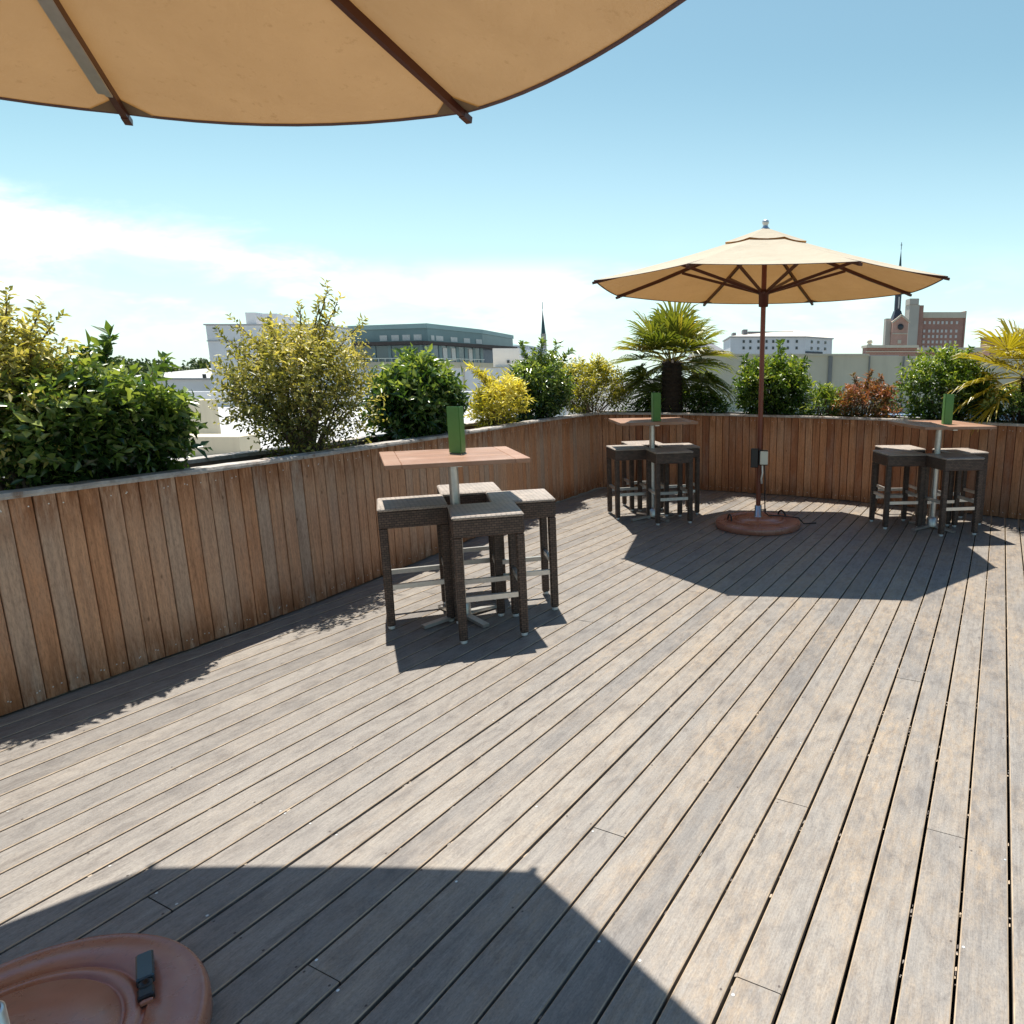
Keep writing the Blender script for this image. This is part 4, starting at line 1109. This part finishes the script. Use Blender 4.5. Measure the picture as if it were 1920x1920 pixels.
# concrete wall of the next roof
b = bld('concrete_wall_building', 'grey stained concrete wall with dark pilasters behind the far fence shrubs', 6, 22)
Y = 21
part(b, 'wall', M['concrete'], fbox(Y, .03, .60, None, .0215, 1.2))
part(b, 'coping', M['concrete'], lambda mb: mb.box(.0295 * Y, .2815 * Y, Y - .04, Y + 1.24, zz(Y, .0216), zz(Y, .0243)))
for u, w in ((.2235, .0055), (.124, .004), (.33, .0018), (.2815, .0014), (.42, .003)):
    part(b, 'pilaster', M['concrete_dark'], lambda mb: mb.box(u * Y, (u + w) * Y, Y - .06, Y - .003, -13.8, zz(Y, .0210)))
part(b, 'opening', M['window_dark'], lambda mb: mb.box(.3095 * Y, .3118 * Y, Y - .05, Y - .004, zz(Y, -.0420), zz(Y, -.030)))
part(b, 'plinth', M['blue_trim'], lambda mb: mb.box(.05 * Y, .5 * Y, Y - 1.0, Y - .07, zz(Y, -.075), zz(Y, -.0590)))

# pink tiled roof with white fascia, rising over the wall
b = bld('pink_roof_building', 'low white building with pink tile band and blue strip above the concrete wall', 20, 52)
Y = 52
part(b, 'wall', M['white_wall'], fbox(Y, .280, .46, None, .0195, .8))
part(b, 'sign_band', M['white_roof'], lambda mb: mb.box(.2805 * Y, .3235 * Y, Y - .12, Y - .004, zz(Y, .0085), zz(Y, .0222)))
part(b, 'blue_strip', M['blue_trim'], lambda mb: mb.box(.2830 * Y, .3190 * Y, Y - .17, Y - .122, zz(Y, .0125), zz(Y, .0148)))
part(b, 'tile_band', M['pink_tile'], lambda mb: mb.box(.3260 * Y, .46 * Y, Y - .30, Y - .005, zz(Y, .0112), zz(Y, .0200)))

# brick building with cream cornice
b = bld('brick_block', 'low red brick building with a cream cornice below the church', 24, 70)
Y = 70
part(b, 'wall', M['brick'], fbox(Y, .2775, .3495, None, .0325, 1.5))
part(b, 'cornice', M['cream_stone'], lambda mb: mb.box(.2760 * Y, .3500 * Y, Y - .35, Y + 1.6, zz(Y, .0326), zz(Y, .0362)))
part(b, 'string_course', M['cream_stone'], lambda mb: mb.box(.2765 * Y, .3497 * Y, Y - .12, Y - .004, zz(Y, .0268), zz(Y, .0280)))
part(b, 'finial', M['cream_stone'], lambda mb: mb.lathe([(.30, zz(Y, .0363)), (.16, zz(Y, .0385)), (.30, zz(Y, .0400)), (.24, zz(Y, .0430)), (.05, zz(Y, .0450))], 10, cx=.2825 * Y, cy=Y + .3))
b = bld('brick_block', 'long brown brick building with a cream parapet under the hotel tower', 29, 76)
Y = 76
part(b, 'wall', M['brick'], fbox(Y, .349, .440, None, .0262, 2))
part(b, 'parapet', M['cream_stone'], lambda mb: mb.box(.3505 * Y, .4410 * Y, Y - .25, Y + 2.1, zz(Y, .0263), zz(Y, .0330)))
part(b, 'gable_vent', M['window_dark'], lambda mb: mb.prism([(.366 * Y, Y - .40), (.3745 * Y, Y - .40), (.3745 * Y, Y - .26), (.366 * Y, Y - .26)], zz(Y, .0275), zz(Y, .0305)))

# church
b = bld('church', 'pink brick church front with rose window and dark slate spire', .3237 * 150, 150)
Y = 150
def gable(u0, u1, v0, ve, va, y0, y1):
    def fn(mb):
        um = (u0 + u1) / 2
        f = [(u0 * Y, zz(Y, v0)), (u1 * Y, zz(Y, v0)), (u1 * Y, zz(Y, ve)), (um * Y, zz(Y, va)), (u0 * Y, zz(Y, ve))]
        vs = [(x, y0, z) for x, z in f] + [(x, y1, z) for x, z in f]
        mb.add(vs, [(0, 1, 2, 3, 4), (9, 8, 7, 6, 5)] + [(i, 5 + i, 5 + (i + 1) % 5, (i + 1) % 5) for i in range(5)])
    return fn
part(b, 'nave', M['brick_pink'], gable(.3125, .3345, -.09, .0685, .0765, Y, Y + 1.6))
part(b, 'aisle', M['stone_grey'], lambda mb: mb.box(.3048 * Y, .3122 * Y, Y + 1, Y + 2.5, -13.9, zz(Y, .0735)))
for u0, v0, u1, v1 in ((.3108, .0672, .3235, .0775), (.3235, .0775, .3362, .0672)):
    part(b, 'gable_trim', M['cream_stone'], lambda mb: mb.bar((u0 * Y, Y - .25, zz(Y, v0)), (u1 * Y, Y - .25, zz(Y, v1)), .4, .34, (0, 0, 1)))
part(b, 'rose_window', M['window_dark'], lambda mb: mb.lathe([(.62, 0), (.62, .2)], 16))
rw = [o for o in children(b) if o.name.startswith('rose_window')][0]
rw.data.transform(Matrix.Translation((b.location.x, b.location.y, b.location.z)))
rw.rotation_euler = (R(90), 0, 0); rw.location = (.3236 * Y - b.location.x, Y - .02 - b.location.y, zz(Y, .0615) - b.location.z)
part(b, 'door_arch', M['cream_stone'], lambda mb: mb.box(.3208 * Y, .3258 * Y, Y - .15, Y - .01, zz(Y, .0385), zz(Y, .0435)))
part(b, 'string_course', M['cream_stone'], lambda mb: mb.box(.3127 * Y, .3343 * Y, Y - .12, Y - .01, zz(Y, .0515), zz(Y, .0528)))
def skirt(mb):
    w = .0085 * Y; x = .3240 * Y; yy = Y + 3
    z0, z1 = zz(Y, .0690), zz(Y, .0850); t = .0042 * Y
    vs = [(x - w, yy - w, z0), (x + w, yy - w, z0), (x + w, yy + w, z0), (x - w, yy + w, z0), (x - t, yy - t, z1), (x + t, yy - t, z1), (x + t, yy + t, z1), (x - t, yy + t, z1)]
    mb.add(vs, [(0, 1, 5, 4), (1, 2, 6, 5), (2, 3, 7, 6), (3, 0, 4, 7), (4, 5, 6, 7)])
part(b, 'spire_skirt', M['slate'], skirt)
bf = part(b, 'belfry', M['slate'], lambda mb: mb.prism([(.3240 * Y + .0042 * Y * math.cos(R(22.5 + 45 * i)) * 1.08, Y + 3 + .0042 * Y * math.sin(R(22.5 + 45 * i)) * 1.08) for i in range(8)], zz(Y, .0851), zz(Y, .108)))
part(b, 'louvre', M['window_pale'], lambda mb: mb.box(.3232 * Y, .3250 * Y, Y + 3 - .0043 * Y - .02, Y + 3 - .0043 * Y + .06, zz(Y, .088), zz(Y, .104)), bf)
part(b, 'spire', M['spire'], lambda mb: spire(mb, .3240 * Y, Y + 3, .0050 * Y, zz(Y, .1081), zz(Y, .170)))
part(b, 'cross', M['spire'], lambda mb: (mb.tube([(.3240 * Y, Y + 3, zz(Y, .168)), (.3240 * Y, Y + 3, zz(Y, .178))], .07, 6), mb.tube([(.3225 * Y, Y + 3, zz(Y, .1745)), (.3255 * Y, Y + 3, zz(Y, .1745))], .06, 6)))

# hotel tower
b = bld('brick_hotel', 'tall red brick hotel with rows of pale windows and cream cornice', .38 * 205, 210)
Y = 205
part(b, 'wall', M['brick'], fbox(Y, .3515, .4130, None, .0735, 6))
part(b, 'cornice', M['cream_stone'], lambda mb: mb.box(.3490 * Y, .4140 * Y, Y - .5, Y + 6.2, zz(Y, .0736), zz(Y, .0815)))
part(b, 'side_pier', M['brick'], lambda mb: mb.box(.4131 * Y, .4150 * Y, Y - .3, Y + 5.8, -13.9, zz(Y, .083)))
for vi, v in enumerate((.0670, .0555, .0480, .0405, .0335)):
    for u in (.3575, .3645, .3705, .3765, .3825, .3885, .3955, .4030):
        part(b, 'window', M['window_pale'], lambda mb: mb.box((u - .0015) * Y, (u + .0015) * Y, Y - .15, Y - .01, zz(Y, v - .0018), zz(Y, v + .0022)))
part(b, 'stone_tower', M['stone_grey'], lambda mb: mb.box(.3300 * Y, .3435 * Y, Y - 3, Y + 1, -13.9, zz(Y, .0905)))
part(b, 'tower_cap', M['stone_grey'], lambda mb: mb.box(.3292 * Y, .3420 * Y, Y - 3.2, Y + .5, zz(Y, .0906), zz(Y, .0985)))
part(b, 'brick_pier', M['brick'], lambda mb: mb.box(.3437 * Y, .3512 * Y, Y - 2, Y + 8, -13.9, zz(Y, .0900)))

b = bld('brown_block', 'small dark brown flat block at the right beside the yellow palm', 43, 95)
Y = 95
part(b, 'wall', M['brick'], fbox(Y, .4530, .482, None, .0455, 3))
part(b, 'coping', M['eave'], lambda mb: mb.box(.4520 * Y, .483 * Y, Y - .2, Y + 3.1, zz(Y, .0456), zz(Y, .0480)))

# far tree line at the left, one mass
gt = np.random.default_rng(77)
n = 9000
ang = gt.uniform(-1.25, -.52, n); X = ang * 130
hgt = 1.55 + 130 * (.010 + .006 * np.sin(ang * 37) + .004 * np.sin(ang * 91 + 1) + .003 * np.sin(ang * 230))
Zb = hgt - np.abs(gt.normal(size=n)) * 1.6
Bp = np.stack([X, 130 + gt.uniform(-3, 6, n), Zb], 1)
tl_root = leaves_mesh('treeline', Bp, gt.normal(size=(n, 3)), gt.normal(size=(n, 3)), gt.uniform(.5, 1.1, n), gt.uniform(.4, .8, n), np.clip(.5 + gt.normal(size=n) * .25, 0, 1), M['tree_far'], None)
struct(tl_root, 'stuff'); tl_root['label'] = 'hazy line of distant trees beyond the low building'

# ------------------------------------------------------------------ sky, sun, camera
SUN = Vector((-.12, .32, 1.0)).normalized()
EL = math.asin(SUN.z); AZ = math.atan2(SUN.x, SUN.y)
w = bpy.data.worlds.new('World'); SC.world = w; w.use_nodes = True
nt = w.node_tree; nt.nodes.clear()
out = nt.nodes.new('ShaderNodeOutputWorld'); bg = nt.nodes.new('ShaderNodeBackground'); nt.links.new(bg.outputs[0], out.inputs[0])
sky = nt.nodes.new('ShaderNodeTexSky'); sky.sky_type = 'NISHITA'; sky.sun_disc = False
sky.sun_elevation = EL; sky.sun_rotation = AZ; sky.air_density = 1.0; sky.dust_density = 0.6; sky.ozone_density = 1.5
col = mixc(nt, 1.0, sky.outputs[0], (1.14, 1.34, 1.08), 'MULTIPLY')
tc = nt.nodes.new('ShaderNodeTexCoord'); sep = nt.nodes.new('ShaderNodeSeparateXYZ'); nt.links.new(tc.outputs['Generated'], sep.inputs[0])
ya = math_(nt, 'MAXIMUM', math_(nt, 'ABSOLUTE', sep.outputs[1]), .05)
u = math_(nt, 'DIVIDE', sep.outputs[0], ya); v = math_(nt, 'DIVIDE', sep.outputs[2], ya)
com = nt.nodes.new('ShaderNodeCombineXYZ'); nt.links.new(math_(nt, 'MULTIPLY', u, 1.0), com.inputs[0]); nt.links.new(math_(nt, 'MULTIPLY', v, 3.2), com.inputs[1]); nt.links.new(sep.outputs[1], com.inputs[2])
n1 = noise(nt, com.outputs[0], 5.0, 7, .58, .3)
n2 = noise(nt, com.outputs[0], 2.2, 5, .6, .2)
def sstep(x, a, b):
    m = nt.nodes.new('ShaderNodeMapRange'); m.interpolation_type = 'SMOOTHSTEP'; m.inputs[1].default_value = a; m.inputs[2].default_value = b
    nt.links.new(x, m.inputs[0]); return m.outputs[0]
# main bank: upper edge slopes down to the right
top = math_(nt, 'ADD', math_(nt, 'MULTIPLY', u, -.215), .060)
edge = math_(nt, 'ADD', math_(nt, 'SUBTRACT', top, v), math_(nt, 'MULTIPLY', math_(nt, 'SUBTRACT', n1, .5), .11))
m1 = math_(nt, 'MULTIPLY', sstep(edge, -.012, .055), sstep(math_(nt, 'ADD', math_(nt, 'ADD', v, math_(nt, 'MULTIPLY', u, .05)), math_(nt, 'MULTIPLY', math_(nt, 'SUBTRACT', n1, .5), .10)), .075, .145))
thin = math_(nt, 'ADD', .40, math_(nt, 'MULTIPLY', sstep(n1, .36, .62), .5))
m1 = math_(nt, 'MULTIPLY', math_(nt, 'MULTIPLY', m1, thin), sstep(u, -.20, -.46))
# small puffs at the right and streaks low down
m2 = math_(nt, 'MULTIPLY', math_(nt, 'MULTIPLY', sstep(n2, .46, .62), sstep(v, .02, .07)), sstep(v, .165, .11))
m2 = math_(nt, 'MULTIPLY', m2, .60)
m3 = math_(nt, 'MULTIPLY', math_(nt, 'MULTIPLY', sstep(n1, .45, .75), sstep(v, .20, .03)), .35)
away = sstep(sep.outputs[1], .15, -.45)  # added dimming of the unseen sky behind the camera, cuts fill light
cl = math_(nt, 'MAXIMUM', math_(nt, 'MAXIMUM', m1, m2), m3)
cl = math_(nt, 'MULTIPLY', math_(nt, 'MULTIPLY', cl, .95, clamp=True), math_(nt, 'SUBTRACT', 1.0, math_(nt, 'MULTIPLY', away, .8)))
deep = sstep(sep.outputs[2], .40, .80)
col = mixc(nt, 1.0, col, mixc(nt, deep, (1.0, 1.0, 1.0), (.50, .68, 1.0)), 'MULTIPLY')
col = mixc(nt, 1.0, col, mixc(nt, away, (1.0, 1.0, 1.0), (.62, .68, .76)), 'MULTIPLY')
haze = math_(nt, 'MULTIPLY', math_(nt, 'MULTIPLY', sstep(v, .42, -.02), .50), math_(nt, 'SUBTRACT', 1.0, math_(nt, 'MULTIPLY', away, .7)))
col = mixc(nt, haze, col, (7.2, 9.2, 10.4))
col = mixc(nt, cl, col, (11.6, 11.9, 12.1))
nt.links.new(col, bg.inputs[0]); bg.inputs[1].default_value = 0.082

sl = bpy.data.lights.new('sun', 'SUN'); sl.energy = 4.6; sl.angle = R(.5); sl.color = (1.0, .95, .86)
so = bpy.data.objects.new('sun', sl); COL.objects.link(so); so.rotation_euler = SUN.to_track_quat('Z', 'Y').to_euler(); so.location = (0, 0, 30)

cam = bpy.data.cameras.new('camera'); co = bpy.data.objects.new('camera', cam); COL.objects.link(co)
co.location = (0, 0, EYE); co.rotation_euler = (R(90) - math.atan(264 / 1280), 0, 0)
cam.sensor_width = 36; cam.lens = 24.0; cam.shift_x = -300 / 1920; cam.clip_start = .05; cam.clip_end = 3000
SC.camera = co
SC.view_settings.view_transform = 'Standard'; SC.view_settings.look = 'None'; SC.view_settings.gamma = 1.0; SC.view_settings.exposure = 0.70
SC.render.engine = 'CYCLES'; SC.cycles.use_denoising = True; SC.cycles.max_bounces = 8; SC.cycles.sample_clamp_indirect = 8
SC.render.resolution_x = 1024; SC.render.resolution_y = 1024
